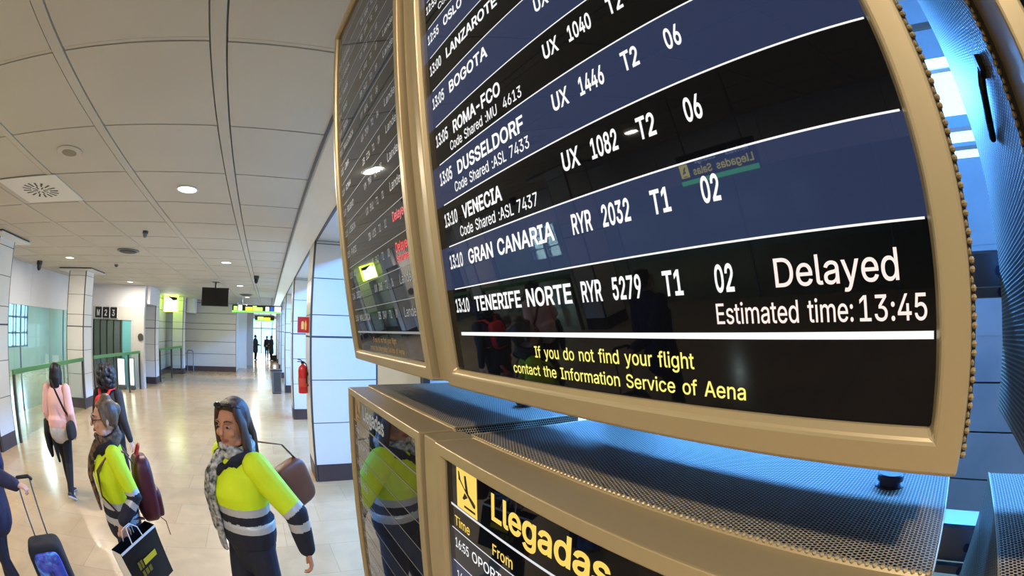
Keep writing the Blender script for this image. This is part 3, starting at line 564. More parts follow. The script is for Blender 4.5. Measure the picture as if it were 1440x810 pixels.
UP_FRAME = UP['frame'].mesh('bezel', M['bronze']); UP_SHELL = UP['shell'].mesh('perforated_housing', [M['perf_xz'], M['perf_xy'], M['cladding'], M['bronze'], M['bronze_dark']])

def grid_rows(parent, rows, mats, to3, h):
    """screen: one face per row band; rows: (low, high, material index)"""
    mb = MB()
    for v0, v1, mi in rows:
        mb.add([tuple(to3(a, v)) for a, v in ((-h, v0), (h, v0), (h, v1), (-h, v1))], [(0, 1, 2, 3)], mi)
    return mb.build('screen', mats, parent)

LINES = [-0.193, 0.055, 0.2935, 0.533, 0.775, 1.0185, 1.268, 1.518]
while LINES[-1] < 3.3: LINES.append(LINES[-1] + 0.2455)
def upper_unit(k, label, content):
    t = thing('flight_information_display', label, 'display', (UX, UNIT0 + PITCH * k, UZ), 0, 'upper row of flight displays')
    put('bezel', UP_FRAME, t, 0.0025)
    put('perforated_housing', UP_SHELL, t)
    for y in (-0.175, 0.175): MB().box(0.169, 0.2195, y - 0.025, y + 0.025, 0.142, 0.180).build('mounting_bracket', M['rail_steel'], t)
    rows = [(VI0 - 0.01, LINES[0], 0)] + [(LINES[i], LINES[i + 1], i % 2) for i in range(len(LINES) - 1)] + [(LINES[-1], VI1 + 0.01, 0)]
    sc = grid_rows(t, rows, [M['dim_black'], M['dim_blue']] if k == 1 else [M['scr_black'], M['scr_blue']], lambda a, v: upper_pt(a, v, 0.011), HI)
    og = upper_pt(0, 0, 0.0105)
    ln = Lettering()
    for i, v in enumerate(LINES):
        w = 0.018 if i == 0 else 0.0055
        ln.bar(-HI + 0.028, HI - 0.0018, (v - w / 2) * D, (v + w / 2) * D)
    ln.build('row_line', M['txt_faint'] if k else M['txt_white'], sc, og, RV, UV)
    for nm, (lt, m) in content().items():
        lt.build(nm, m, sc, og, RV, UV)
    return t

def U(u): return u * D + A_OFF                               # measured text position -> distance from the middle of the unit
def departures():
    w, b, s, y, w2 = Lettering(), Lettering(), Lettering(), Lettering(), Lettering()
    rows = [('13:10', 'TENERIFE NORTE', .778, None, 'RYR', '5279', 'T1', '02', -0.0725), ('13:10', 'GRAN CANARIA', .722, None, 'RYR', '2032', 'T1', '02', 0.1705),
            ('13:10', 'VENECIA', .396, ':ASL 7437', 'UX', '1082', 'T2', '06', 0.407), ('13:05', 'DUSSELDORF', .634, ':ASL 7433', 'UX', '1446', 'T2', '06', 0.652),
            ('13:05', 'ROMA-FCO', .50, ':MU  4613', 'UX', '1040', 'T2', None, 0.891), ('13:05', 'BOGOTA', .432, None, 'UX', None, None, None, 1.144),
            ('13:00', 'LANZAROTE', .576, None, None, None, None, None, 1.386), ('12:55', 'OSLO', .245, None, None, None, None, None, 1.634), ('12:55', None, 0, '', None, None, None, None, 1.90)]
    c = 0.0695 * D
    for tm, nm, nw, code, al, fl, te, ga, v in rows:
        b.word(tm, U(-2.27), v * D, c * 1.02, 0.172 * D, bold=14)
        if nm: b.word(nm, U(-2.035), v * D, c, nw * D, bold=20)
        if code is not None: w.word('Code Shared ' + code, U(-2.09), (v - 0.0855) * D, 0.054 * D, 0.71 * D if code else 0.5 * D, bold=4)
        if al: b.word(al, U(-1.207), v * D, c, (0.108 if len(al) == 3 else 0.098) * D, bold=20)
        if fl: b.word(fl, U(-1.05), v * D, c, 0.134 * D, bold=20)
        if te: b.word(te, U(-0.832), v * D, c, 0.078 * D, bold=20)
        if ga: b.word(ga, U(-0.648), v * D, c, 0.066 * D, bold=20)
    s.word('Delayed', U(-0.468), -0.0715 * D, 0.0695 * D, 0.348 * D, bold=6)
    s.word('Estimated time:', U(-0.657), -0.16 * D, 0.0545 * D, 0.407 * D, bold=6)
    s.word('13:45', U(-0.243), -0.16 * D, 0.0575 * D, 0.19 * D, bold=6)
    y.word('If you do not find your flight', U(-1.555), -0.2905 * D, 0.0475 * D, 0.81 * D, bold=8)
    y.word('contact the Information Service of Aena', U(-1.745), -0.370 * D, 0.0455 * D, 1.175 * D, bold=8)
    return {'white_text': (b, M['txt_white']), 'small_text': (w, M['txt_white']), 'status_text': (s, M['txt_soft']), 'notice_text': (y, M['txt_yellow'])}
def arrivals_upper():
    w, r, y = Lettering(), Lettering(), Lettering()
    rnd = random.Random(3); c = 0.066 * D
    for i in range(14):
        v = LINES[i] + 0.121
        w.word('12:%02d' % (5 * (9 - i % 10)), U(-2.27), v * D, c, 0.165 * D, bold=4)
        w.word(('MALLORCA', 'IBIZA', 'VIGO', 'PARIS', 'LISBOA', 'BILBAO', 'ROMA', 'LIMA')[i % 8], U(-2.035), v * D, c, bold=4)
        w.word(('IB', 'UX', 'VY')[i % 3], U(-1.207), v * D, c, 0.1 * D, bold=4)
        w.word('%d' % rnd.randint(1000, 7999), U(-1.05), v * D, c, 0.13 * D, bold=4)
        w.word('T%d' % (1 + i % 2), U(-0.832), v * D, c, 0.078 * D, bold=4)
        w.word('%02d' % rnd.randint(1, 9), U(-0.648), v * D, c, 0.066 * D, bold=4)
        if i in (2, 3):
            r.word('Delayed', U(-0.42), (v + 0.0) * D, c * 1.1, 0.33 * D, bold=14)
            if i == 2: r.word('Estimated', U(-0.42), (v - 0.075) * D, c * 0.8, 0.33 * D, bold=14)
        elif i not in (8, 11): w.word('Landed', U(-0.42), v * D, c * 1.1, 0.34 * D, bold=4)
    y.word('If you do not find your flight', U(-1.555), -0.2905 * D, 0.0475 * D, 0.81 * D, bold=8); y.word('contact the Information Service of Aena', U(-1.745), -0.370 * D, 0.0455 * D, 1.175 * D, bold=8)
    return {'white_text': (w, M['txt_faint']), 'red_text': (r, M['txt_red']), 'notice_text': (y, M['amber_faint'])}
def blank(): return {}
uA = upper_unit(0, 'large departures display in the middle with the red-free row marked Delayed and Estimated time 13:45', departures)
uA['label'] = 'large departures display whose lowest row reads TENERIFE NORTE Delayed'
upper_unit(1, 'upper display beyond the Delayed board, strongly slanted and washed by reflections', arrivals_upper)
uE = upper_unit(-1, 'upper display cut by the right edge, its blue-lit perforated side in view', blank)
# black strap hanging from a clip on the left flank of the display at the right edge
mb = MB(); mb.box(-0.076, -0.062, 0.3135, 0.321, 0.262, 0.276).tube([(-0.068, 0.318, 0.268), (-0.055, 0.3205, 0.262), (-0.030, 0.321, 0.246), (-0.008, 0.3195, 0.236)], (0.0038), 8, side=(0, 0, 1)).tube([(-0.064, 0.3185, 0.266), (-0.060, 0.322, 0.255), (-0.034, 0.323, 0.240)], 0.0034, 8)
mb.build('black_strap', M['black'], uE)['label'] = 'black strap with clip'

# lower units: upright
LX0, LZT, LZB = 0.24, -0.160 + EYE, 0.86
DZT, DZB = -0.1805 + EYE, LZT - 0.022 - 1.02
def lower_meshes():
    r = {}; mb = MB(); x = LX0 - UX
    def ring(h, z0, z1, xx): return [(xx, -a, z) for a, z in ((-h, z0), (h, z0), (h, z1), (-h, z1))]
    o1 = ring(HW, LZB, LZT, x); i1 = ring(HI + 0.003, DZB - 0.003, DZT + 0.003, x); i2 = ring(HI, DZB, DZT, x + 0.007); i3 = ring(HI, DZB, DZT, x + 0.012); ob = ring(HW, LZB, LZT, x + 0.066)
    vs = o1 + i1 + i2 + i3 + ob; fs = []
    for k in range(4):
        n = (k + 1) % 4
        fs += [(k, n, 4 + n, 4 + k), (4 + k, 4 + n, 8 + n, 8 + k), (8 + k, 8 + n, 12 + n, 12 + k), (k, 16 + k, 16 + n, n)]
    fs.append((16, 17, 18, 19)); mb.add(vs, fs); r['frame'] = mb
    s = HW + 0.005; z1 = LZT + 0.004; x0, x1 = x + 0.0655, 0.17
    mb = MB(); vs = [(a, b, c) for a in (x0, x1) for b in (-s, s) for c in (LZB, z1)]
    mb.add(vs, [(1, 5, 7, 3)], 0); mb.add(vs, [(0, 4, 5, 1), (2, 3, 7, 6)], 1); mb.add(vs, [(4, 6, 7, 5), (0, 2, 6, 4), (0, 1, 3, 2)], 2)
    n = 96
    for k in range(n):
        y = -s + 2 * s * (k + 0.5) / n
        mb.ball((x0, y, z1 - 0.0008), (0.0030, 0.0021, 0.0022), 6, 4, 3)
    for sy in (-1, 1): mb.tube([(x0, sy * s, z1), (x1, sy * s, z1)], 0.0012, 6, 3)
    r['shell'] = mb
    mb = MB(); mb.box(x + 0.02, 0.15, -0.29, 0.29, 0.0, LZB + 0.001).box(x + 0.01, 0.16, -0.30, 0.30, 0.0, 0.05)
    r['pedestal'] = mb
    return r
LO = lower_meshes()
LO_FRAME = LO['frame'].mesh('bezel', M['bronze']); LO_SHELL = LO['shell'].mesh('perforated_housing', [M['perf_xy'], M['perf_xz'], M['cladding'], M['bronze']]); LO_PED = LO['pedestal'].mesh('pedestal', M['bronze'])
def lower_pt(a, z, off=0.0): return Vector((LX0 - UX + 0.010 + off, -a, z))
ROWZ = [-0.2475, -0.2865]
def lower_unit(k, label, content):
    t = thing('arrivals_display', label, 'display', (UX, UNIT0 + PITCH * k, 0), 0, 'lower row of arrivals displays')
    put('bezel', LO_FRAME, t, 0.003); put('perforated_housing', LO_SHELL, t); put('pedestal', LO_PED, t, 0.004)
    zz = [-0.2865 - 0.0598 * i for i in range(0, 15)]
    rows = [(EYE - 0.2865, DZT + 0.002, 0)] + [(EYE + zz[i + 1], EYE + zz[i], 1 + i % 2) for i in range(14)] + [(DZB - 0.002, EYE + zz[14], 0)]
    sc = grid_rows(t, rows, [M['dim_black'], M['dim_blue'], M['dim_black']] if k == 1 else [M['scr_black'], M['scr_grey'], M['scr_blue']], lower_pt, HI)
    og = lower_pt(0, EYE, -0.0005)
    ln = Lettering(); ln.bar(-HI + 0.012, HI - 0.002, -0.2492, -0.2456)
    for z in zz: ln.bar(-HI + 0.012, HI - 0.002, z - 0.0009, z + 0.0009)
    ln.build('row_line', M['line_faint'] if k == 1 else M['txt_line'], sc, og, RV, (0, 0, 1))
    for nm, (lt, m) in content().items():
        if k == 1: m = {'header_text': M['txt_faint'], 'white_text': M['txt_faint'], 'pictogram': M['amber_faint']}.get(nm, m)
        lt.build(nm, m, sc, og, RV, (0, 0, 1))
    return t
def AY(y): return A_OFF - y
def llegadas():
    y, pic, blk, w = Lettering(), Lettering(), Lettering(), Lettering()
    a0 = AY(0.5475); a1 = AY(0.4865); z0, z1 = -0.2445, -0.1835
    pic.bar(a0, a1, z0, z1)
    def q(u, v): return (a0 + (a1 - a0) * u, z0 + (z1 - z0) * v)
    blk.poly([q(.12, .74), q(.19, .76), q(.30, .63), q(.84, .24), q(.92, .25), q(.93, .33), q(.86, .38), q(.24, .66)])        # fuselage, nose down
    blk.poly([q(.46, .55), q(.40, .88), q(.50, .90), q(.62, .45)]); blk.poly([q(.12, .72), q(.10, .92), q(.16, .92), q(.25, .68)])
    blk.poly([q(.42, .47), q(.30, .30), q(.37, .28), q(.58, .40)]); blk.bar(q(.38, 0)[0], q(.92, 0)[0], z0 + 0.006, z0 + 0.0095)
    y.word('Llegadas', AY(0.4515), -0.2265, 0.0345, 0.212, bold=20)
    y.word('Time', AY(0.559), -0.2785, 0.0155, 0.049, bold=8); y.word('From', AY(0.449), -0.2785, 0.0165, 0.05, bold=8)
    rows = [('16:55', 'OPORTO'), ('16:55', 'PARIS'), ('17:00', 'VIGO'), ('17:05', 'LISBOA'), ('17:05', 'IBIZA'), ('17:10', 'ROMA'), ('17:10', 'BILBAO'), ('17:15', 'LIMA')]
    for i, (tm, nm) in enumerate(rows):
        z = -0.2865 - 0.0598 * i - 0.031
        w.word(tm, AY(0.5615), z, 0.0165, 0.046, bold=4); w.word(nm, AY(0.5075), z, 0.0172, None, 4)
    return {'header_text': (y, M['txt_amber']), 'pictogram': (pic, M['txt_amber']), 'white_text': (w, M['txt_white']), 'pictogram_plane': (blk, M['black'])}
lC = lower_unit(0, 'arrivals display with the yellow landing-plane sign and the word Llegadas', llegadas)
lower_unit(1, 'lower display at the far end, mirroring the woman in the yellow jacket', llegadas)
lower_unit(-1, 'lower display cut by the bottom right corner, only its blue-lit top in view', blank)
for o in bpy.data.objects:
    if o.name.startswith('pictogram_plane'): o.location.x -= 0.0004
# cover strips closing the gaps between the first two columns of displays
p = [upper_pt(0, V0, 0.012), upper_pt(0, V0, 0.012) + Vector((0.06, 0, 0)), upper_pt(0, 3.6, 0.012) + Vector((0.06, 0, 0)), upper_pt(0, 3.6, 0.012)]
pr = [(q.x + UX, q.z + UZ) for q in p]
o = MB().prism(pr, 'y', UNIT0 + 0.3185, UNIT0 + PITCH - 0.3185).build('gap_cover_strip', M['bronze'], bevel=0.002)
tag(o, 'narrow upright bronze cover strip between the two upper displays', 'cover strip')
o = MB().box(LX0 + 0.006, LX0 + 0.075, UNIT0 + 0.3185, UNIT0 + PITCH - 0.3185, 0.05, LZT - 0.002).build('gap_cover_strip', M['bronze'], bevel=0.002)
tag(o, 'narrow upright bronze cover strip between the two lower displays', 'cover strip')
# knobs on the housings
def knob(x, y, label):
    t = thing('fixing_knob', label, 'knob', (x, y, LZT + 0.004), 0, 'knobs on the display housings')
    MB().lathe([(0.0165, 0), (0.0165, 0.0015), (0.0135, 0.002), (0.0135, 0.006), (0.0165, 0.0065), (0.0165, 0.0125), (0.0150, 0.014)], n=32).build('knob_cap', M['bolt'], t)
    MB().lathe([(0.0185, 0), (0.0185, 0.0012), (0.010, 0.0013)], n=32).build('washer', M['black'], t)
    return t
knob(0.492, 0.056, 'dark round knob on the perforated top under the Delayed board')
knob(0.53, UNIT0 + PITCH - 0.175, 'dark round knob on the far housing top, half hidden under the far upper display')
# mounting rails behind the displays
def rail(z0, z1, label):
    t = thing('mounting_rail', label, 'rail', (0.62, 0.3, z0), 0, 'steel rails carrying the displays')
    h = z1 - z0
    MB().prism([(0, 0), (0.06, 0), (0.06, h), (0.004, h), (0, h - 0.004)], 'y', -1.6, 1.1).box(-0.012, 0.0, -1.6, 1.1, -0.014, -0.002).build('rail_beam', M['rail_steel'], t)
    for y in (-0.383, 0.30, 1.0):
        for zz in (h * 0.42, -0.008):
            MB().lathe([(0.006, -0.003 if zz > 0 else -0.014), (0.0055, 0.0005), (0.003, 0.001)], (0, y, zz), 16, axis='x').build('bolt', M['bolt'], t)
    return t
rail(EYE + 0.058, EYE + 0.103, 'bolted blue-lit steel rail seen in the gap right of the Delayed board')
rail(EYE - 0.295, EYE - 0.243, 'bolted steel rail seen low in the gap between the two lower displays')
for y, lb in ((-0.73, 'right'), (0.64, 'middle'), (1.33, 'left')):
    o = MB().box(0.68, 0.77, y, y + 0.06, 0, 3.0).box(0.66, 0.82, y - 0.03, y + 0.09, 0, 0.012).build('support_post', M['rail_steel'])
    tag(o, {'right': 'steel post carrying the rails behind the display at the right edge', 'middle': 'steel post carrying the rails behind the two upper displays', 'left': 'steel post at the far end of the rails behind the far display'}[lb], 'post')
# ------------------------------------------------------------------ lamps
def downlight(x, y, label, power=None):
    t = thing('downlight', label, 'ceiling light', (x, y, CZ), 0, 'round recessed ceiling lights')
    MB().lathe([(0.125, 0.004), (0.135, -0.004), (0.128, -0.010), (0.112, -0.010), (0.108, 0.004)], n=40).build('trim_ring', M['tape'], t, smooth=False)
    MB().lathe([(0.108, 0.0), (0.108, -0.006)], n=40).build('diffuser', M['lamp'], t)
    l = bpy.data.lights.new('lamp', 'AREA'); l.shape = 'DISK'; l.size = 0.2; l.energy = power or LAMP_POWER; l.color = (0.92, 0.97, 1.0) if power else LAMP_COL
    o = bpy.data.objects.new('lamp', l); COL.objects.link(o); o.parent = t; o.location = (0, 0, -0.014)
    return t
for x, y, lb in ((-1.06, 4.57, 'round ceiling light nearest the camera, left of the slanted display'), (-1.06, 9.75, 'second round ceiling light of the right-hand row'), (-1.06, 14.95, 'third round ceiling light of the right-hand row, above the black hanging screen'),
                 (-1.06, 20.2, 'small far ceiling light just above the green hanging sign'), (-1.0, 28.0, 'tiny ceiling light far beyond the green hanging sign'), (-5.25, 4.45, 'ceiling light nearest the camera in the left-hand row'), (-5.25, 9.6, 'ceiling light left of the white pillar with the spread cap'),
                 (-5.25, 14.85, 'ceiling light above the three dark door signs'), (-1.06, -0.6, 'ceiling light behind the camera, right-hand row'), (-5.25, -0.75, 'ceiling light behind the camera, left-hand row'), (-1.06, -5.8, 'far ceiling light behind the camera, right-hand row'), (-0.6, 35.0, 'tiny ceiling light by the far entrance')):
    downlight(x, y, lb)
for y, lb in ((7.0, 'nearest added light brightening the side hall behind the glass wall'), (12.0, 'second added light brightening the side hall behind the glass wall'), (17.0, 'third added light brightening the side hall behind the glass wall'), (21.5, 'last added light brightening the side hall behind the glass wall')):
    downlight(-11.0, y, lb, 190.0)  # unseen lamps added so the side hall shows bright through the glass

# ------------------------------------------------------------------ pillars
def pillar(x0, x1, y0, y1, label, collar=True, top=CZ):
    t = thing('pillar', label, 'pillar', ((x0 + x1) / 2, (y0 + y1) / 2, 0), 0, 'panelled pillars of the hall')
    hx, hy = (x1 - x0) / 2, (y1 - y0) / 2
    mb = MB(); mb.box(-hx + 0.012, hx - 0.012, -hy + 0.012, hy - 0.012, 0, top, 1)
    zs = [0.25, 0.86, 1.46, 2.05, 2.35, 2.85, 3.33, top]
    for i in range(len(zs) - 1):
        g = 0.012 if i == 2 else 0.006; g2 = 0.014 if i == 3 else 0.006
        mb.box(-hx, hx, -hy + 0.03, hy - 0.03, zs[i] + g2, zs[i + 1] - g)
        mb.box(-hx + 0.03, hx - 0.03, -hy, hy, zs[i] + g2, zs[i + 1] - g)
    mb.build('panel_cladding', [M['white_panel'], M['seam']], t)
    mb = MB()
    for sx in (-1, 1):
        for sy in (-1, 1): mb.box(sx * hx - 0.03 if sx > 0 else sx * hx + 0.002, sx * hx - 0.002 if sx > 0 else sx * hx + 0.03, sy * hy - 0.03 if sy > 0 else sy * hy + 0.002, sy * hy - 0.002 if sy > 0 else sy * hy + 0.03, 0, top)
    mb.build('corner_trim', M['corner'], t)
    MB().box(-hx - 0.004, hx + 0.004, -hy + 0.04, hy - 0.04, 0, 0.245).box(-hx + 0.04, hx - 0.04, -hy - 0.004, hy + 0.004, 0, 0.245).build('skirting', M['kick'], t)
    if collar:
        MB().box(-hx - 0.30, hx + 0.30, -hy - 0.28, hy + 0.28, CZ - 0.055, CZ - 0.03).box(-hx - 0.27, hx + 0.27, -hy - 0.25, hy + 0.25, CZ - 0.03, CZ, 1).build('spread_cap', [M['white_panel'], M['corner']], t)  # inset coloured dark for the shaded gap between cap and ceiling
    return t
pillar(-6.27, -5.62, 6.70, 7.35, 'white panelled pillar cut by the left edge of the photo')
pillar(-6.27, -5.62, 11.55, 12.20, 'pillar with spread cap at the end of the green handrail, second from the left')
pillar(-5.45, -4.84, 17.4, 18.0, 'pillar just right of the grey doors and their dark signs', False)
pillar(-5.05, -4.44, 21.5, 22.1, 'pillar glowing green beside the lit sign', False)
pillar(0.60, 1.60, 6.2, 6.9, 'broad white pillar with the fire extinguisher, left of the slanted display', False, 3.372)
pillar(0.60, 1.30, 10.9, 11.6, 'white pillar seen behind the fire extinguisher', False, 3.372)
pillar(0.60, 1.30, 15.7, 16.4, 'third pillar along the right side, blue-white in the distance', False, 3.372)
pillar(0.60, 1.30, 1.62, 2.36, 'pillar hidden behind the displays, a strip showing between the far upper and lower one', False, 3.372)
for i, y in enumerate((20.5, 25.3, 30.1, 34.9)):
    pillar(0.60, 1.30, y, y + 0.7, ('fourth', 'fifth', 'sixth', 'last')[i] + ' pillar along the right side, far away beneath the green sign', False, 3.372)

# ------------------------------------------------------------------ fittings on the ceiling
t = thing('air_diffuser', 'large square air diffuser with a round grille of radial slots', 'air diffuser', (-3.14, 4.50, CZ))
MB().box(-0.5, 0.5, -0.48, 0.48, -0.014, -0.004).build('plate', M['tape'], t, bevel=0.004)
mb = MB()
for ri, (r0, r1, n) in enumerate(((0.05, 0.13, 8), (0.15, 0.28, 16))):
    for k in range(n):
        a = 2 * math.pi * (k + 0.5 * ri) / n; w = 0.016 if ri else 0.013
        c, s_ = math.cos(a), math.sin(a)
        mb.add([(c * r + s_ * w * q, s_ * r - c * w * q, z) for z in (-0.016, -0.013) for r, q in ((r0, -0.7), (r1, -1), (r1, 1), (r0, 0.7))], [(0, 1, 2, 3), (7, 6, 5, 4), (0, 4, 5, 1), (1, 5, 6, 2), (2, 6, 7, 3), (3, 7, 4, 0)])
mb.build('slot', M['black'], t)
t = thing('ceiling_loudspeaker', 'flat round ceiling loudspeaker between the joints, above the square air diffuser', 'loudspeaker', (-2.16, 3.47, CZ))
MB().lathe([(0.15, 0.002), (0.155, -0.006), (0.14, -0.012), (0.085, -0.013)], n=36).build('rim', M['ceiling'], t)
MB().lathe([(0.085, -0.010), (0.085, -0.0145), (0.02, -0.016)], n=36).build('grille', noise_mix(mat('speaker_grille', (150, 142, 126), 0.6), (130, 122, 108), 300, 0.8), t)
def puck(name, x, y, label, cat, r, h, m, m2):
    t = thing(name, label, cat, (x, y, CZ), 0)
    MB().lathe([(r, 0.002), (r, -h * 0.35), (r * 0.9, -h * 0.4)], n=28).build('base_ring', M[m2], t)
    MB().lathe([(r * 0.8, -h * 0.38), (r * 0.74, -h * 0.7), (r * 0.5, -h * 0.93), (r * 0.1, -h)], n=28).build('dome', M[m], t)
puck('air_diffuser', -3.15, 8.57, 'flat grey round air diffuser on the ceiling beyond the nearest light', 'air diffuser', 0.26, 0.05, 'seam', 'rail_steel')
puck('sprinkler', -2.2, 6.76, 'small dark sprinkler on the ceiling beyond the nearest light', 'sprinkler', 0.05, 0.10, 'rail_steel', 'seam')
puck('camera_dome', -6.64, 10.15, 'black dome camera on the ceiling above the glass wall', 'camera', 0.09, 0.22, 'black', 'black')
puck('smoke_detector', -4.23, 10.65, 'small grey smoke detector right of the second pillar cap', 'smoke detector', 0.06, 0.06, 'seam', 'rail_steel')
puck('camera_dome', -0.40, 11.98, 'small dark dome camera on the ceiling near the sloping cove', 'camera', 0.075, 0.2, 'black', 'seam')
puck('air_diffuser', -1.03, 18.58, 'tiny far round diffuser above the green hanging sign', 'air diffuser', 0.3, 0.06, 'seam', 'rail_steel')

# ------------------------------------------------------------------ signs, screens, barriers of the hall
t = thing('hanging_screen', 'switched-off black screen hanging from the ceiling', 'screen', (-1.82, 14.0, 2.78))
MB().box(-0.46, 0.46, 0, 0.09, 0, 0.55).build('casing', M['black'], t, bevel=0.01)
MB().box(-0.44, 0.44, -0.003, 0.0, 0.02, 0.53).build('screen', mat('dark_screen', (8, 8, 9), 0.15), t)
MB().tube([(0, 0.05, 0.54), (0, 0.05, CZ - 2.78)], 0.03, 10).box(-0.12, 0.12, -0.05, 0.15, CZ - 2.79, CZ - 2.78).build('ceiling_mount', M['black'], t)
M['sign_green'] = emis('green_sign_light', (120, 220, 90), 2.2); M['sign_white'] = emis('white_sign_light', (250, 255, 235), 2.5)
M['sign_yellow'] = emis('yellow_sign_light', (245, 225, 60), 1.6); M['sign_blue'] = emis('blue_sign_light', (50, 90, 190), 1.3); M['sign_lime'] = emis('lime_sign_light', (190, 240, 110), 1.8)
def hanging_sign(x0, x1, y, z0, z1, label, cells):
    t = thing('hanging_sign', label, 'sign', ((x0 + x1) / 2, y, z0), 0, 'green-lit hanging signs'); h = (x1 - x0) / 2; H = z1 - z0
    MB().box(-h, h, 0, 0.14, 0, H).build('casing', M['black'], t, bevel=0.01)
    MB().box(-h, h, -0.012, 0.002, 0, H * 0.22).build('green_strip', M['sign_green'], t)
    for a, b, c0, c1, m in cells:
        MB().box(-h + 2 * h * a, -h + 2 * h * b, -0.006, 0.002, H * c0, H * c1).build('lit_field', M[m], t)
    MB().tube([(-h * .6, 0.07, H - 0.01), (-h * .6, 0.07, CZ - z0)], 0.012, 8).tube([(h * .6, 0.07, H - 0.01), (h * .6, 0.07, CZ - z0)], 0.012, 8).build('hanger', M['rail_steel'], t)
hanging_sign(-1.74, 0.58, 20.0, 2.84, 3.16, 'wide black hanging sign with green, white, yellow and blue lit fields', ((.03, .10, .25, .8, 'sign_lime'), (.12, .20, .25, .95, 'sign_white'), (.27, .41, .25, .75, 'sign_yellow'), (.42, .5, .25, .9, 'sign_lime'), (.50, .62, .25, .72, 'sign_lime'), (.68, .75, .25, .8, 'sign_white'), (.77, .84, .22, .85, 'sign_blue'), (.86, .99, .22, .85, 'sign_white')))
hanging_sign(-1.05, 0.42, 32.0, 2.68, 3.08, 'smaller far hanging sign with lime fields, below the wide one', ((.15, .45, .2, .8, 'sign_lime'), (.47, .80, .2, .7, 'sign_yellow')))
t = thing('illuminated_sign', 'bright white lit box sign glowing green at its edges, beside a pillar', 'sign', (-4.9, 20.4, 2.78))
MB().box(-0.36, 0.36, 0.0, 0.2, 0, 0.72).build('casing', emis('lime_glow', (196, 240, 70), 7.0), t, bevel=0.01)
MB().box(-0.33, 0.31, -0.012, 0.002, 0.03, 0.60).build('lit_face', emis('bright_sign_face', (252, 255, 245), 5.0), t)
mb = MB(); mb.prism([(-0.18, 0.66), (0.34, 0.62), (0.34, 0.5), (0.12, 0.48)], 'y', -0.02, 0.0); mb.build('dark_emblem', M['black'], t)
MB().tube([(0, 0.1, 0.7), (0, 0.1, CZ - 2.78)], 0.02, 8).build('hanger', M['rail_steel'], t)
# three dark signs over the doors
for i, (ch, lb) in enumerate((('M', 'leftmost of the three dark square signs over the grey doors'), ('2', 'middle one of the three dark square signs over the grey doors'), ('3', 'rightmost of the three dark square signs over the grey doors'))):
    t = thing('door_sign', lb, 'sign', (-7.03 + i * 0.36, 15.94, 2.36), 0, 'square signs over the doors')
    MB().box(-0.165, 0.165, 0, 0.055, 0, 0.36).build('sign_board', M['black'], t, bevel=0.006)
    MB().box(-0.178, -0.166, -0.002, 0.05, -0.01, 0.37).box(0.166, 0.178, -0.002, 0.05, -0.01, 0.37).build('edge_strip', M['tape'], t)
    lt = Lettering(); lt.word(ch, -0.08, 0.07, 0.2, 0.15, 10); lt.build('sign_text', M['txt_dim'], t, (0, -0.003, 0), (1, 0, 0), (0, 0, 1))
t = thing('wall_clock', 'small dark round clock on the grey wall left of the third pillar', 'clock', (-5.08, 15.99, 1.75))
MB().lathe([(0.12, 0), (0.12, -0.03), (0.10, -0.035)], n=28, axis='y').build('dial', M['corner'], t)
# green handrails with glass
def handrail(a, b, posts, label):
    t = thing('glass_barrier', label, 'barrier', (a[0], a[1], 0), 0, 'glass barriers with green handrails')
    dx, dy = b[0] - a[0], b[1] - a[1]; L = math.hypot(dx, dy); u = (dx / L, dy / L)
    Q = Matrix.Rotation(math.atan2(u[1], u[0]), 4, 'Z')
    mb = MB(); mb.M = Q; mb.box(0, L, -0.025, 0.025, 1.20, 1.29).build('handrail', M['green_rail'], t, bevel=0.01)
    mb = MB(); mb.M = Q; mb.box(0.03, L - 0.03, -0.006, 0.006, 0.08, 1.20).build('glass_panel', M['glass_clear'], t)
    for s_ in posts:
        mb = MB(); mb.M = Q; mb.box(s_ * L - 0.03, s_ * L + 0.03, -0.03, 0.03, 0, 1.205).build('post', M['corner'], t)
handrail((-5.60, 7.45), (-5.60, 11.46), (0.012, 0.99), 'glass barrier with a green handrail between the two nearest left pillars')
handrail((-5.60, 12.30), (-5.08, 15.85), (0.012, 0.45, 0.72, 0.99), 'glass barrier with green handrail in front of the grey doors')
handrail((-4.84, 18.1), (-4.50, 21.4), (0.02, 0.5, 0.98), 'short glass barrier with green handrail beside the green-glowing pillar')
def lit_panel(x0, x1, y, z1, label):
    t = thing('backlit_panel', label, 'light panel', ((x0 + x1) / 2, y, 0), 0, 'backlit white panels by the doors'); h = (x1 - x0) / 2
    MB().box(-h, h, 0, 0.1, 0.12, z1).build('casing', M['rail_steel'], t, bevel=0.006); MB().box(-h + 0.012, h - 0.012, -0.008, 0.004, 0.16, z1 - 0.03).build('lit_face', M['sign_white'], t)
    MB().box(-h, h, -0.05, 0.15, 0, 0.12).build('foot', M['corner'], t)
lit_panel(-6.02, -5.64, 15.5, 1.04, 'larger backlit white panel standing before the grey doors')
lit_panel(-5.47, -5.24, 15.5, 1.06, 'narrow backlit white panel right of the larger one')
t = thing('steel_hoop', 'steel tube hoop standing before the grey back wall', 'barrier', (-4.22, 22.4, 0))
MB().tube([(-0.17, 0, 0), (-0.17, 0, 0.92), (-0.14, 0, 1.02), (-0.08, 0, 1.05), (0.08, 0, 1.05), (0.14, 0, 1.02), (0.17, 0, 0.92), (0.17, 0, 0)], 0.03, 10).build('tube', M['rail_steel'], t, smooth=True)
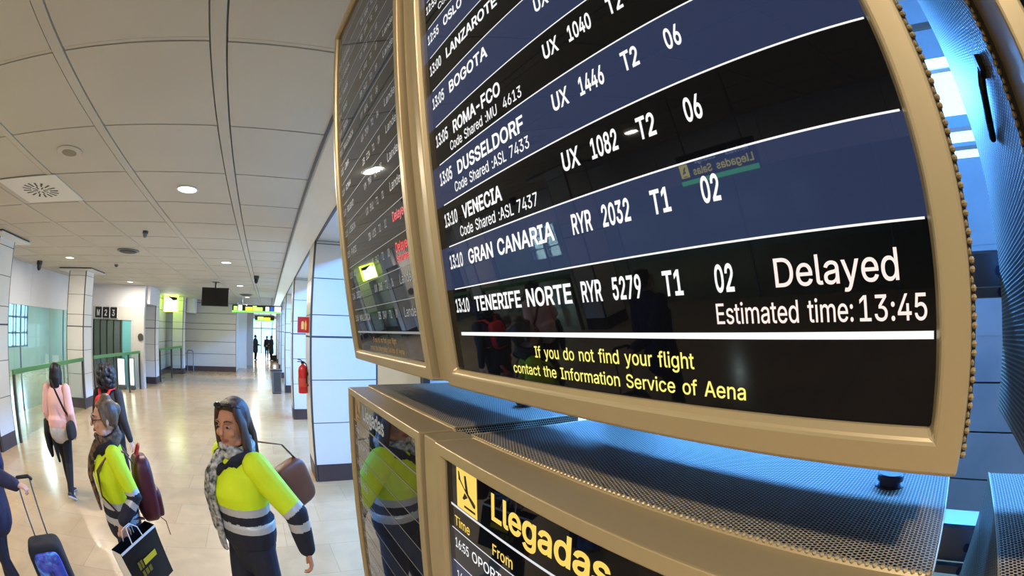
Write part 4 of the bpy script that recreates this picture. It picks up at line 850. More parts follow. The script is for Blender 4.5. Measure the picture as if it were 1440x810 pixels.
# bin by the right-hand pillars
t = thing('waste_bin', 'grey steel bin with a brown top on the right of the far hall', 'bin', (0.28, 15.6, 0))
MB().box(-0.17, 0.17, -0.17, 0.17, 0.03, 0.76).build('body', M['rail_steel'], t, bevel=0.01); MB().box(-0.21, 0.21, -0.2, 0.2, 0.76, 0.81).build('top', M['kick'], t, bevel=0.01)
MB().box(-0.10, 0.16, -0.174, -0.168, 0.06, 0.72).build('door', M['corner'], t); MB().box(-0.15, 0.15, -0.15, 0.15, 0, 0.03).build('foot', M['black'], t)
# fire point on the broad pillar
M['red'] = mat('fire_red', (186, 32, 30), 0.35); M['pale'] = mat('pale_yellow', (236, 200, 120), 0.5)
t = thing('fire_sign', 'red sign projecting from the broad pillar above the extinguisher', 'sign', (0.6, 6.36, 2.10))
MB().box(-0.17, 0.0, -0.006, 0.006, 0, 0.22).build('sign_board', M['red'], t, bevel=0.003)
mb = MB(); mb.prism([(-0.115, 0.05), (-0.075, 0.05), (-0.075, 0.14), (-0.085, 0.16), (-0.105, 0.16), (-0.115, 0.14)], 'y', -0.008, 0.008); mb.prism([(-0.06, 0.04), (-0.04, 0.04), (-0.035, 0.12), (-0.05, 0.18), (-0.065, 0.12)], 'y', -0.008, 0.008); mb.build('pictogram', M['pale'], t)
t = thing('fire_extinguisher', 'red fire extinguisher hung on the side of the broad pillar', 'extinguisher', (0.52, 6.5, 1.24))
MB().lathe([(0.02, 0), (0.066, 0.004), (0.070, 0.02), (0.070, 0.33), (0.062, 0.37), (0.035, 0.40), (0.022, 0.41), (0.022, 0.43)], n=28).build('cylinder', M['red'], t, smooth=True)
MB().lathe([(0.0725, 0.10), (0.0725, 0.22)], n=28).build('instruction_label', mat('faded_label', (190, 70, 60), 0.5), t)
MB().lathe([(0.02, 0.425), (0.024, 0.43), (0.024, 0.455), (0.014, 0.46)], n=16).tube([(0, 0, 0.45), (-0.03, -0.02, 0.475), (-0.075, -0.04, 0.49)], 0.008, 8).tube([(0, 0, 0.44), (-0.04, -0.02, 0.455), (-0.08, -0.04, 0.455)], 0.006, 8).build('valve', M['black'], t)
MB().tube([(0.02, -0.02, 0.445), (0.05, -0.06, 0.42), (0.062, -0.066, 0.30), (0.05, -0.07, 0.16)], 0.009, 8).build('hose', M['black'], t, smooth=True)
MB().box(0.060, 0.08, -0.03, 0.03, 0.26, 0.30).box(0.060, 0.08, -0.02, 0.02, 0.1, 0.13).build('wall_bracket', M['black'], t)
# overhead sign beside the camera, mirrored in the large screen
t = thing('overhead_sign', 'hanging sign with yellow pictogram and green strip, mirrored in the Delayed board', 'sign', (-4.0, 2.44, 2.36))
MB().box(-0.08, 0, -0.53, 0.53, 0.0, 0.36).build('casing', M['black'], t, bevel=0.008)
MB().box(-0.01, 0.006, -0.53, 0.53, 0.0, 0.055).build('green_strip', emis('green_strip_light', (70, 190, 110), 14.0), t)
M['sign_bright'] = emis('bright_yellow_sign_light', (230, 215, 70), 14.0)
MB().box(-0.01, 0.004, 0.39, 0.51, 0.09, 0.25).build('pictogram', M['sign_bright'], t)
lt = Lettering(); lt.word('Llegadas', -0.50, 0.10, 0.085, 0.5, 10); lt.word('Salas', 0.06, 0.10, 0.085, 0.27, 10); lt.build('yellow_text', M['sign_bright'], t, (0.004, 0, 0), (0, 1, 0), (0, 0, 1))
lt = Lettering(); lt.word('Arrivals', -0.46, 0.23, 0.06, 0.3, 4); lt.word('Lounge', -0.02, 0.23, 0.06, 0.3, 4); lt.build('white_text', emis('pale_sign_light', (190, 205, 235), 10.0), t, (0.004, 0, 0), (0, 1, 0), (0, 0, 1))
lt = Lettering(); lt.poly([(0.42, 0.21), (0.435, 0.22), (0.48, 0.14), (0.47, 0.13)]); lt.poly([(0.43, 0.15), (0.45, 0.20), (0.46, 0.20), (0.455, 0.14)]); lt.bar(0.42, 0.48, 0.10, 0.11); lt.build('pictogram_plane', M['black'], t, (0.0045, 0, 0), (0, 1, 0), (0, 0, 1))
MB().tube([(-0.04, -0.4, 0.35), (-0.04, -0.4, CZ - 2.36)], 0.012, 8).tube([(-0.04, 0.4, 0.35), (-0.04, 0.4, CZ - 2.36)], 0.012, 8).build('hanger', M['rail_steel'], t)
# ------------------------------------------------------------------ people
def remeshed(mb, name, mats, voxel, smooth=4, pick=None):
    """grows one continuous skin around the collected shapes"""
    me = mb.mesh('tmp', mats); t = bpy.data.objects.new('tmp', me); COL.objects.link(t)
    r = t.modifiers.new('r', 'REMESH'); r.mode = 'VOXEL'; r.voxel_size = voxel; r.use_smooth_shade = True
    s = t.modifiers.new('s', 'SMOOTH'); s.factor = 0.5; s.iterations = smooth
    out = bpy.data.meshes.new_from_object(t.evaluated_get(bpy.context.evaluated_depsgraph_get()))
    bpy.data.objects.remove(t); bpy.data.meshes.remove(me); out.name = name
    out.materials.clear()
    for m in (mats if isinstance(mats, (list, tuple)) else [mats]): out.materials.append(m)
    n = len(out.polygons)
    if pick:
        c = np.empty(n * 3); out.polygons.foreach_get('center', c); c = c.reshape(-1, 3)
        out.polygons.foreach_set('material_index', pick(c).astype(np.int32))
    else: out.polygons.foreach_set('material_index', np.zeros(n, np.int32))
    out.polygons.foreach_set('use_smooth', np.ones(n, bool)); out.update()
    return out

M['skin'] = noise_mix(mat('skin', (206, 156, 128), 0.55), (196, 140, 112), 8, 0.5)
M['skin_tan'] = noise_mix(mat('skin_tan', (188, 132, 100), 0.55), (176, 118, 88), 8, 0.5)
M['hair_black'] = noise_mix(mat('hair_black', (22, 19, 19), 0.5), (34, 30, 30), 60, 0.6, (1, 1, 0.1), 0.4)
M['hair_brown'] = noise_mix(mat('hair_brown', (44, 29, 22), 0.6), (92, 62, 44), 45, 0.8, (1, 1, 0.1), 0.4)
M['hair_fair'] = noise_mix(mat('hair_fair', (118, 88, 56), 0.5), (70, 52, 36), 50, 0.8, (1, 1, 0.15), 0.4)
M['hivis'] = noise_mix(mat('hi_vis_yellow', (214, 236, 20), 0.7), (196, 222, 16), 5, 0.6, bump=0.3)
M['silver'] = mat('reflective_tape', (186, 188, 190), 0.35, 0.2)
M['navy'] = noise_mix(mat('navy_cloth', (22, 24, 40), 0.8), (30, 32, 50), 6, 0.6, bump=0.3)
M['dark'] = noise_mix(mat('black_cloth', (20, 20, 23), 0.8), (30, 30, 34), 6, 0.6, bump=0.3)
M['charcoal'] = noise_mix(mat('charcoal_cloth', (40, 40, 42), 0.8), (28, 28, 30), 6, 0.7, bump=0.3)
M['pink'] = noise_mix(mat('pink_knit', (240, 192, 178), 0.85), (232, 172, 160), 7, 0.6, (1, 1, 0.3), 0.4)
M['shirt'] = noise_mix(mat('pale_shirt', (200, 196, 190), 0.8), (160, 158, 154), 14, 0.7)
M['purple'] = noise_mix(mat('dark_purple_cloth', (34, 30, 62), 0.7), (24, 20, 42), 8, 0.7, bump=0.3)
M['scarf_grey'] = noise_mix(mat('patterned_grey_scarf', (196, 194, 190), 0.85), (46, 48, 54), 38, 1.0, bump=0.4)
M['scarf_brown'] = noise_mix(mat('patterned_brown_scarf', (128, 96, 66), 0.85), (34, 28, 26), 34, 1.0, bump=0.4)
M['burgundy'] = noise_mix(mat('burgundy_leather', (84, 20, 30), 0.45), (66, 14, 24), 6, 0.6)
M['brown_leather'] = noise_mix(mat('brown_leather', (112, 62, 32), 0.5), (88, 48, 26), 5, 0.7)
M['red_cloth'] = noise_mix(mat('red_cloth', (220, 36, 32), 0.7), (180, 26, 26), 6, 0.5)
M['lip'] = mat('lips', (160, 84, 78), 0.4); M['eye'] = mat('eye_white', (176, 168, 160), 0.35); M['iris'] = mat('iris', (40, 28, 22), 0.2)
M['sole'] = mat('white_sole', (226, 226, 222), 0.5); M['sneaker'] = mat('dark_shoe', (30, 30, 34), 0.6)
M['lens'] = mat('dark_lens', (30, 26, 28), 0.06)

def rotz(a): return Matrix.Rotation(math.radians(a), 3, 'Z')
def hand(mb, w, d, n, curl=25, thumb=1):
    """palm, four unequal bent fingers and a thumb; w: wrist, d: direction of the hand, n: palm side"""
    w, d, n = Vector(w), Vector(d).normalized(), Vector(n); n = (n - d * n.dot(d)).normalized(); s = d.cross(n)
    mb.tube([w - d * 0.02, w + d * 0.015, w + d * 0.05, w + d * 0.085], [(0.024, 0.018), (0.028, 0.016), (0.037, 0.015), (0.036, 0.013)], 12, side=s)
    for k, L in zip((-1.5, -0.5, 0.5, 1.5), (0.060, 0.072, 0.067, 0.052)):
        p = w + d * 0.082 + s * (k * 0.0195 * thumb); pts = [p]; a = math.radians(curl * 0.6); q = d
        for f in (0.45, 0.32, 0.23):
            q = d * math.cos(a) + n * math.sin(a) + s * (0.05 * k * thumb); pts.append(pts[-1] + q.normalized() * (L * f)); a += math.radians(curl)
        mb.tube(pts, [0.0088, 0.0084, 0.0078, 0.0068], 8)
    b = w + d * 0.03 - s * (0.030 * thumb)
    mb.tube([b, b + (d * 0.7 - s * 0.7 * thumb + n * 0.3).normalized() * 0.034, b + (d * 0.7 - s * 0.7 * thumb + n * 0.3).normalized() * 0.034 + (d * 0.95 - s * 0.2 * thumb + n * 0.35).normalized() * 0.028], [0.013, 0.0105, 0.0085], 8)

def person(label, loc, rz, H, look, group=None, voxel=0.006):
    """look: pose and clothes. Local axes: x to the person's right, y ahead, z up; lengths for a height of 1.66 m"""
    t = thing('person', label, 'person', (loc[0], loc[1], 0), math.radians(rz), group); k = H / 1.66; t.scale = (k, k, k)
    L = look; J = {'sl': (-.165, -.01, 1.365), 'sr': (.165, -.01, 1.365), 'el': (-.215, -.04, 1.08), 'er': (.215, -.04, 1.08), 'wl': (-.225, .03, .855), 'wr': (.225, .03, .855),
                   'hl': (-.085, 0, .87), 'hr': (.085, 0, .87), 'kl': (-.088, .02, .47), 'kr': (.088, .02, .47), 'al': (-.085, -.02, .085), 'ar': (.085, -.02, .085)}
    J.update(L.get('pose', {})); J = {a: Vector(b) for a, b in J.items()}
    HR = rotz(L.get('head_yaw', 0)) @ Matrix.Rotation(math.radians(L.get('head_pitch', 0)), 3, 'X'); piv = Vector((0, 0, 1.44))
    hs = L.get('head', 1.0); HR = HR @ Matrix.Scale(hs, 3)
    def h(x, y, z): return tuple(piv + HR @ (Vector((x, y, z)) - piv))
    skin = M[L.get('skin', 'skin')]
    # ---- body
    b = MB()
    b.tube([(0, 0, .80), (0, 0, .93), (0, .01, 1.06), (0, .02, 1.2), (0, 0, 1.33), (0, -.01, 1.41)], [(.13, .09), (.155, .11), (.118, .085), (.135, .10), (.14, .075), (.055, .05)], 16, side=(1, 0, 0))
    b.tube([(0, -.015, 1.36), h(0, 0, 1.50)], [.055, .05], 12)
    b.ball(h(0, -.008, 1.562), (.073, .093, .098), rot=HR); b.ball(h(0, .030, 1.515), (.058, .062, .078), rot=HR); b.ball(h(0, .066, 1.463), (.027, .024, .022), rot=HR)
    b.tube([h(-.045, .03, 1.475), h(0, .072, 1.462), h(.045, .03, 1.475)], .022, 8)
    b.tube([h(0, .088, 1.572), h(0, .103, 1.545), h(0, .108, 1.532)], [.008, .011, .013], 8)
    for s in (-1, 1):
        b.ball(h(s * .074, -.002, 1.545), (.010, .020, .030), rot=HR); b.ball(h(s * .036, .070, 1.528), (.022, .018, .020), rot=HR); b.tube([h(s * .016, .086, 1.582), h(s * .048, .072, 1.584)], .008, 6)
    for s, S, E, W in ((-1, 'sl', 'el', 'wl'), (1, 'sr', 'er', 'wr')):
        b.tube([J[S], J[E], J[W]], [.046, .038, .026], 12)
        d = (J[W] - J[E]).normalized()
        hd = L.get('hand_' + S[1], {}); hand(b, J[W], hd.get('d', d), hd.get('n', (-s, 0, 0)), hd.get('curl', 28), hd.get('thumb', s))
    for hp, kn, an in (('hl', 'kl', 'al'), ('hr', 'kr', 'ar')):
        b.tube([J[hp], J[hp].lerp(J[kn], .5), J[kn], J[kn].lerp(J[an], .35), J[an]], [.078, .066, .048, .047, .032], 12)
        b.tube([J[an] + Vector((0, -.02, -.02)), J[an] + Vector((0, .10, -.05))], [.032, .028], 8)
    put('body', remeshed(b, 'body', skin, voxel, 3), t)
    # ---- trousers
    b = MB(); q = L.get('leg_w', 1.0)
    b.tube([(0, 0, .78), (0, -.01, .88), (0, 0, .97), (0, .005, 1.03)], [(.13, .10), (.172, .128), (.155, .115), (.135, .10)], 18, side=(1, 0, 0))
    for hp, kn, an in (('hl', 'kl', 'al'), ('hr', 'kr', 'ar')):
        b.tube([J[hp], J[hp].lerp(J[kn], .45), J[kn], J[kn].lerp(J[an], .4), J[an] + Vector((0, 0, .0))], [.094 * q, .083 * q, .064 * q, .061 * q, .050 * q], 14)
    put('trousers', remeshed(b, 'trousers', M[L.get('trousers', 'dark')], voxel * 1.4, 4), t)
    # ---- shoes
    for an in ('al', 'ar'):
        a = J[an]; f = Vector(L.get('toe_' + an[1], (0, 1, -0.12))).normalized(); up = Vector((1, 0, 0)).cross(f)
        b = MB(); b.tube([a - f * .055 - up * .035, a - f * .0 - up * .03, a + f * .07 - up * .042, a + f * .145 - up * .055, a + f * .175 - up * .06], [(.033, .036), (.036, .042), (.042, .032), (.040, .022), (.026, .016)], 12, side=(1, 0, 0))
        m = remeshed(b, 'shoe', [M['sneaker'], M['sole']], .006, 2, lambda c: (((c - np.array(a)) @ np.array(up)) < -.050).astype(int)); put('shoe', m, t)
    # ---- top
    zs = L.get('hem', .86); w = L.get('bulk', 1.0); b = MB()
    b.tube([(0, 0, zs), (0, 0, zs + .08), (0, .005, 1.05), (0, .018, 1.20), (0, .0, 1.31), (0, -.01, 1.375), (0, -.015, 1.42)], [(.180 * w, .135 * w), (.182 * w, .138 * w), (.162 * w, .125 * w), (.172 * w, .138 * w), (.175 * w, .112 * w), (.125 * w, .088 * w), (.075, .068)], 20, side=(1, 0, 0))
    if L.get('bust', True): b.ball((-.07, .095, 1.215), (.07, .06, .065)); b.ball((.07, .095, 1.215), (.07, .06, .065))
    for S in ('sl', 'sr'): b.ball(J[S] + Vector((0, 0, -.005)), (.062, .062, .058))
    hv = L.get('hivis')
    tm = [M['hivis'], M['silver'], M['navy']] if hv else [M[L.get('top', 'dark')]]
    def band(c):
        z = c[:, 2]; o = np.zeros(len(z))
        q = L.get('bands', 0.0)
        for lo, hi, i in ((1.015 + q, 1.06 + q, 1), (.965 + q, 1.015 + q, 2), (.915 + q, .965 + q, 1), (-1, .915 + q, 2), (1.40, 9, 2)): o[(z >= lo) & (z < hi)] = i
        return o
    put('jacket' if L.get('jacket', True) else 'sweater', remeshed(b, 'top', tm, voxel * 1.5, 4, band if hv else None), t)
    for S, E, W in (('sl', 'el', 'wl'), ('sr', 'er', 'wr')):
        b = MB(); sw = L.get('sleeve_w', 1.0); e = J[E]; b.tube([J[S], J[S].lerp(e, .5), e, e.lerp(J[W], .5), J[W] - (J[W] - e).normalized() * .012], [.064 * sw, .061 * sw, .056 * sw, .05 * sw, .041 * sw], 14)
        A, B, C = np.array(J[S]), np.array(e), np.array(J[W])
        def sl(c):
            def pr(p, q): return np.clip(((c - p) @ (q - p)) / ((q - p) @ (q - p)), 0, 1)
            la, lb = np.linalg.norm(B - A), np.linalg.norm(C - B); t1, t2 = pr(A, B), pr(B, C); tt = (t1 * la + t2 * lb) / (la + lb); o = np.zeros(len(c))
            for lo, hi, i in ((.50, .56, 1), (.56, .645, 2), (.645, .74, 1), (.74, 2, 2)): o[(tt >= lo) & (tt < hi)] = i
            return o
        put('sleeve', remeshed(b, 'sleeve', tm, voxel * 1.5, 4, sl if hv else None), t)
    if hv:
        MB().tube([(-.115, -.02, 1.40), (-.09, .075, 1.375), (0, .12, 1.335), (.09, .075, 1.375), (.115, -.02, 1.40), (0, -.095, 1.425), (-.115, -.02, 1.40)], [(.024, .042)] * 7, 10, side=(1, 0, 0)).build('collar', M['navy'], t, smooth=True)
    # ---- hair
    hk = L['hair']; b = MB()
    b.ball(h(0, -.028, 1.582), (.084, .092, .100), rot=HR); b.ball(h(0, -.004, 1.640), (.068, .062, .032), rot=HR)
    if hk == 'long':
        b.tube([h(0, -.06, 1.60), h(0, -.088, 1.48), h(0, -.092, 1.36)], [(.08, .04), (.092, .045), (.086, .03)], 14, side=HR @ Vector((1, 0, 0)))
        for s in (-1, 1): b.tube([h(s * .058, .035, 1.635), h(s * .080, .022, 1.56), h(s * .084, .012, 1.46), h(s * .082, .0, 1.37)], [(.014, .028), (.014, .036), (.020, .040), (.016, .03)], 10, side=HR @ Vector((1, 0, 0)))
    elif hk == 'bob':
        b.tube([h(0, -.05, 1.60), h(0, -.065, 1.50), h(0, -.065, 1.41)], [(.086, .06), (.094, .06), (.085, .045)], 14, side=HR @ Vector((1, 0, 0)))
        for s in (-1, 1): b.tube([h(s * .06, .02, 1.63), h(s * .084, .01, 1.55), h(s * .084, .0, 1.43)], [(.02, .03), (.022, .045), (.02, .035)], 10, side=HR @ Vector((1, 0, 0)))
    elif hk == 'curly':
        rnd = random.Random(5)
        for i in range(150):
            a = rnd.uniform(0, 6.283); z = rnd.uniform(1.42, 1.67); r = .118 * math.sqrt(max(0.12, 1 - ((z - 1.55) / .15) ** 2)); y = math.sin(a) * r - .03
            if y > .035 and z < 1.62: continue
            b.ball(h(math.cos(a) * r, y, z), rnd.uniform(.026, .036), 8, 6)
    elif hk == 'bun':
        b.ball(h(0, -.10, 1.60), (.045, .04, .042)); b.tube([h(0, -.07, 1.54), h(0, -.075, 1.49)], [(.055, .03), (.03, .02)], 10, side=(1, 0, 0)); b.ball(h(.01, -.03, 1.675), (.04, .045, .03))
        for s in (-1, 1): b.tube([h(s * .06, .03, 1.625), h(s * .078, .015, 1.56), h(s * .076, .005, 1.52)], [(.012, .02), (.012, .02), (.008, .012)], 8, side=HR @ Vector((1, 0, 0)))
    elif hk == 'short': pass
    put('hair', remeshed(b, 'hair', M[L.get('hair_m', 'hair_black')], .007, 3), t)
    # ---- face
    if L.get('face', True):
        for s in (-1, 1):
            e = MB(); e.ball(h(s * .031, .0825, 1.560), (.0125, .0075, .0052), rot=HR, mi=0); e.ball(h(s * .030, .0884, 1.560), (.0088, .0030, .0056), rot=HR, mi=1); e.build('eye', [M['eye'], M['iris']], t, smooth=True)
            MB().tube([h(s * .016, .0935, 1.586), h(s * .032, .091, 1.592), h(s * .050, .078, 1.586)], [(.0022, .0035)] * 3, 6).build('eyebrow', M['hair_brown'], t, smooth=True)
        MB().tube([h(-.023, .086, 1.497), h(-.009, .0955, 1.500), h(0, .0965, 1.498), h(.009, .0955, 1.500), h(.023, .086, 1.497)], [(.003, .004), (.0055, .0055), (.005, .005), (.0055, .0055), (.003, .004)], 8).tube([h(-.02, .086, 1.494), h(0, .0955, 1.490), h(.02, .086, 1.494)], [.003, .006, .003], 8).build('lips', M['lip'], t, smooth=True)
    if L.get('scarf'):
        b = MB(); m = M[L['scarf']]
        ring = [(math.sin(a) * .088, math.cos(a) * .085 - .008, 1.415 + .018 * math.cos(a * 2) - .02 * math.cos(a)) for a in [i * 2 * math.pi / 14 for i in range(15)]]
        b.tube(ring, [(.030, .024)] * 15, 10, side=(0, 0, 1)); b.tube([(p[0] * .95, p[1] + .012, p[2] + .04) for p in ring], 0.020, 8)
        for x, zb, wd in L.get('tails', ()):
            b.tube([(x * .5, .09, 1.40), (x, .155, 1.30), (x, .185, 1.20), (x * 1.1, .165, 1.05), (x * 1.15, .165, zb + .05), (x * 1.15, .16, zb)], [(wd * .8, .03), (wd, .024), (wd, .02), (wd * 1.05, .018), (wd * 1.1, .014), (wd * 1.1, .01)], 12, side=(1, 0, 0))
        put('scarf', remeshed(b, 'scarf', m, voxel * 1.2, 3), t)
    if L.get('glasses'):
        b = MB()
        for s in (-1, 1):
            c = [h(s * .033 + math.cos(a) * .024, .100 - abs(math.cos(a)) * .002, 1.558 + math.sin(a) * .018) for a in [i * 2 * math.pi / 16 for i in range(17)]]
            b.tube(c, .0028, 6); b.tube([h(s * .057, .096, 1.564), h(s * .080, .04, 1.566), h(s * .080, -.01, 1.56)], .0026, 6)
        b.tube([h(-.009, .101, 1.562), h(.009, .101, 1.562)], .0026, 6).build('eyeglasses', M['black'], t, smooth=True)
    if L.get('sunglasses'):
        b = MB()
        for s in (-1, 1):
            b.ball(h(s * .034, .062, 1.654), (.027, .011, .016), rot=HR); b.tube([h(s * .060, .054, 1.652), h(s * .076, .02, 1.64)], .003, 6)
        b.tube([h(-.01, .066, 1.656), h(.01, .066, 1.656)], .004, 6).build('sunglasses', M['lens'], t, smooth=True)
    return t

def rounded_bag(name, c, size, e, m, parent, rot=None, taper=1.0):
    """soft box: superellipsoid-like shell"""
    b = MB(); sx, sy, sz = (v / 2 for v in size); Q = rot or Matrix.Identity(3); n, k = 28, 14; vs = []; fs = []
    sg = lambda v, p: math.copysign(abs(v) ** p, v)
    for i in range(k + 1):
        th = -math.pi / 2 + math.pi * (0.02 + 0.96 * i / k); cz, z = sg(math.cos(th), e), sg(math.sin(th), e); tp = 1 + (taper - 1) * (z + 1) / 2
        for j in range(n):
            a = 2 * math.pi * j / n; p = Q @ Vector((sx * cz * sg(math.cos(a), e) * tp, sy * cz * sg(math.sin(a), e) * tp, sz * z)); vs.append((p.x + c[0], p.y + c[1], p.z + c[2]))
    for i in range(k):
        for j in range(n): fs.append((i * n + j, i * n + (j + 1) % n, (i + 1) * n + (j + 1) % n, (i + 1) * n + j))
    fs.append(tuple(range(n - 1, -1, -1))); fs.append(tuple(k * n + j for j in range(n))); b.add(vs, fs)
    return b.build(name, m, parent, smooth=True)
def at(p, x, y, z):
    """a point given in a person's own axes, in the hall"""
    k = p.scale[0]; v = Matrix.Rotation(p.rotation_euler.z, 3, 'Z') @ Vector((x * k, y * k, z * k)); return (p.location.x + v.x, p.location.y + v.y, v.z)

# the woman in the middle
P1 = person('woman in hi-vis jacket with grey patterned scarf, sunglasses pushed up on her hair', (-0.222, 2.48), 127, 1.73, {
    'pose': {'el': (-.33, -.12, 1.12), 'wl': (-.335, -.15, .90), 'er': (.22, -.08, 1.09), 'wr': (.20, -.06, .88), 'kl': (-.09, -.02, .47), 'al': (-.085, -.20, .10), 'kr': (.09, .10, .48), 'ar': (.085, .16, .085)},
    'hand_l': {'d': (-.35, .15, -1), 'n': (.6, .8, 0), 'curl': 38}, 'head_yaw': 22, 'head_pitch': -6, 'head': 1.08, 'skin': 'skin_tan', 'hair': 'long', 'hair_m': 'hair_brown', 'hivis': True, 'hem': .965, 'bands': .085, 'trousers': 'navy',
    'scarf': 'scarf_grey', 'tails': ((.045, .87, .034), (.085, .97, .03)), 'sunglasses': True, 'bulk': 1.12, 'sleeve_w': 1.2}, voxel=0.005)
t = thing('shoulder_bag', 'brown leather shoulder bag on the back of the woman with sunglasses on her hair', 'bag', at(P1, -.06, -.34, 1.02), P1.rotation_euler.z)
rounded_bag('bag_body', (0, 0, .15), (.13, .30, .30), .45, M['brown_leather'], t, Matrix.Rotation(math.radians(-16), 3, 'X'), .85)
MB().tube([(.0, -.08, .27), (.03, .03, .40), (.10, .18, .43), (.13, .30, .38), (.10, .37, .22), (.03, .30, .12), (.0, .12, .22)], [(.018, .004)] * 7, 8, side=(1, 0, 0)).build('strap', M['brown_leather'], t, smooth=True)
# the woman with eyeglasses
P2 = person('woman in hi-vis jacket with eyeglasses and brown patterned scarf', (-1.20, 2.78), 118, 1.67, {
    'pose': {'el': (-.245, -.10, 1.12), 'wl': (-.27, .035, .985), 'er': (.20, -.08, 1.09), 'wr': (.17, -.04, .87), 'kl': (-.09, .06, .47), 'al': (-.085, .06, .085), 'kr': (.09, .0, .48), 'ar': (.085, -.16, .10)},
    'hand_l': {'d': (0, .25, -1), 'n': (1, 0, 0), 'curl': 62}, 'head_yaw': 2, 'head_pitch': -4, 'hair': 'bun', 'hair_m': 'hair_fair', 'hivis': True, 'hem': .87, 'trousers': 'navy', 'scarf': 'scarf_brown', 'tails': ((.02, .98, .036), (.06, 1.03, .032)), 'glasses': True, 'bulk': 1.02}, voxel=0.005)
t = thing('backpack', 'burgundy backpack worn by the woman with eyeglasses', 'backpack', at(P2, 0, -.225, .87), P2.rotation_euler.z)
rounded_bag('pack_body', (0, 0, .23), (.29, .17, .44), .5, M['burgundy'], t, None, .82)
rounded_bag('front_pocket', (0, -.075, .13), (.22, .07, .20), .5, M['burgundy'], t)
MB().tube([(-.035, .03, .43), (-.035, .0, .50), (0, -.01, .515), (.035, .0, .50), (.035, .03, .43)], .009, 8).build('carry_loop', M['red'], t, smooth=True)
for s in (-1, 1): MB().tube([(s * .09, .07, .42), (s * .11, .13, .50), (s * .12, .24, .51), (s * .13, .36, .40), (s * .15, .36, .25), (s * .165, .24, .10), (s * .12, .08, .06)], [(.022, .006)] * 7, 8, side=(1, 0, 0)).build('shoulder_strap', M['burgundy'], t, smooth=True)
MB().tube([(-.12, -.05, .06), (-.13, -.09, .02), (-.125, -.10, -.08)], .004, 6).build('strap_end', M['brown_leather'], t)
wl = at(P2, -.285, -.05, .955)
t = thing('carrier_bag', 'large black carrier bag with yellow print, held by the woman with eyeglasses', 'bag', (wl[0], wl[1], wl[2] - .40), P2.rotation_euler.z + math.radians(32)); t.rotation_euler.x = math.radians(-9)
mb = MB(); v = [(-.05, .19, .35), (-.05, -.20, .35), (-.065, -.19, 0), (-.065, .18, 0), (.05, .19, .35), (.05, -.20, .35), (.065, -.19, 0), (.065, .18, 0)]
mb.add(v, [(0, 1, 2, 3), (5, 4, 7, 6), (1, 5, 6, 2), (3, 2, 6, 7)]); mb.build('bag_panel', mat('black_card', (16, 16, 18), 0.35), t)
mb = MB(); mb.add([(-.048, .191, .35), (.048, .191, .35), (.06, .183, .13), (-.06, .183, .13)], [(0, 1, 2, 3)], 0); mb.add([(-.06, .183, .13), (.06, .183, .13), (.065, .181, 0), (-.065, .181, 0)], [(0, 1, 2, 3)], 1); mb.build('bag_gusset', [M['tape'], M['red']], t)
mb = MB(); mb.add([(-.0515, .19, .352), (-.0515, -.20, .352), (-.0535, -.198, .336), (-.0535, .188, .336)], [(0, 1, 2, 3)]); mb.build('bag_rim', M['tape'], t)
yl = mat('yellow_print', (214, 196, 40), 0.5); ol = mat('olive_print', (120, 108, 30), 0.5)
mb = MB(); mb.box(-.0625, -.0600, -.11, .03, .185, .225); mb.build('yellow_print', yl, t)
mb = MB()
for a, b_, z0, z1 in ((.045, .065, .18, .235), (.072, .095, .18, .235), (.06, .085, .125, .165), (.02, .05, .125, .165), (-.02, .01, .125, .165)): mb.box(-.0625, -.0600, a, b_, z0, z1)
mb.build('olive_print', ol, t)
for x in (-.05, .05): MB().tube([(x, .06, .34), (x * .7, .05, .41), (x * .15, .03, .435), (x * .15, -.02, .435), (x * .7, -.05, .41), (x, -.06, .34)], .004, 6).build('handle', M['tape'], t, smooth=True)
# the woman in pink, walking away
P3 = person('woman in pink sweater and black trousers walking away', (-3.08, 5.28), 4, 1.65, {
    'pose': {'el': (-.225, -.02, 1.09), 'wl': (-.20, .10, .93), 'er': (.23, -.05, 1.09), 'wr': (.235, .03, .88), 'kl': (-.075, .14, .49), 'al': (-.07, .14, .10), 'kr': (.07, -.03, .47), 'ar': (.055, -.16, .13)},
    'toe_r': (0, 1, -.55), 'toe_l': (0, 1, -.12), 'hair': 'bob', 'jacket': False, 'top': 'pink', 'hem': .93, 'bulk': 1.1, 'sleeve_w': 1.15, 'leg_w': .98, 'head_yaw': 0})
mb = MB(); mb.tube([(0, 0, .84), (0, 0, .88), (0, 0, .96)], [(.192, .148), (.194, .15), (.185, .142)], 20, side=(1, 0, 0)); put('shirt_hem', remeshed(mb, 'shirt_hem', M['shirt'], .008, 2), P3)
t = thing('carried_jacket', 'black jacket carried on the left arm of the woman in pink', 'jacket', at(P3, -.24, .05, .55), P3.rotation_euler.z)
mb = MB(); mb.tube([(.01, .03, .42), (-.02, .0, .40), (-.03, -.02, .26), (-.025, -.02, .10), (-.02, .0, -.02)], [(.06, .05), (.07, .06), (.055, .09), (.045, .075), (.03, .04)], 12, side=(1, 0, 0)).tube([(.03, .04, .38), (.05, .05, .2), (.055, .06, .0)], [.05, .045, .03], 10).tube([(.10, -.08, .22), (.13, -.10, .1), (.15, -.10, -.06)], [.04, .035, .02], 10).tube([(0, 0, .35), (.11, -.08, .24)], [.05, .045], 10)
put('cloth', remeshed(mb, 'cloth', M['dark'], .008, 3), t)
t = thing('crossbody_bag', 'black crossbody bag at the right hip of the woman in pink', 'bag', at(P3, .235, -.10, .80), P3.rotation_euler.z)
rounded_bag('bag_body', (0, 0, .10), (.09, .26, .22), .5, M['dark'], t)
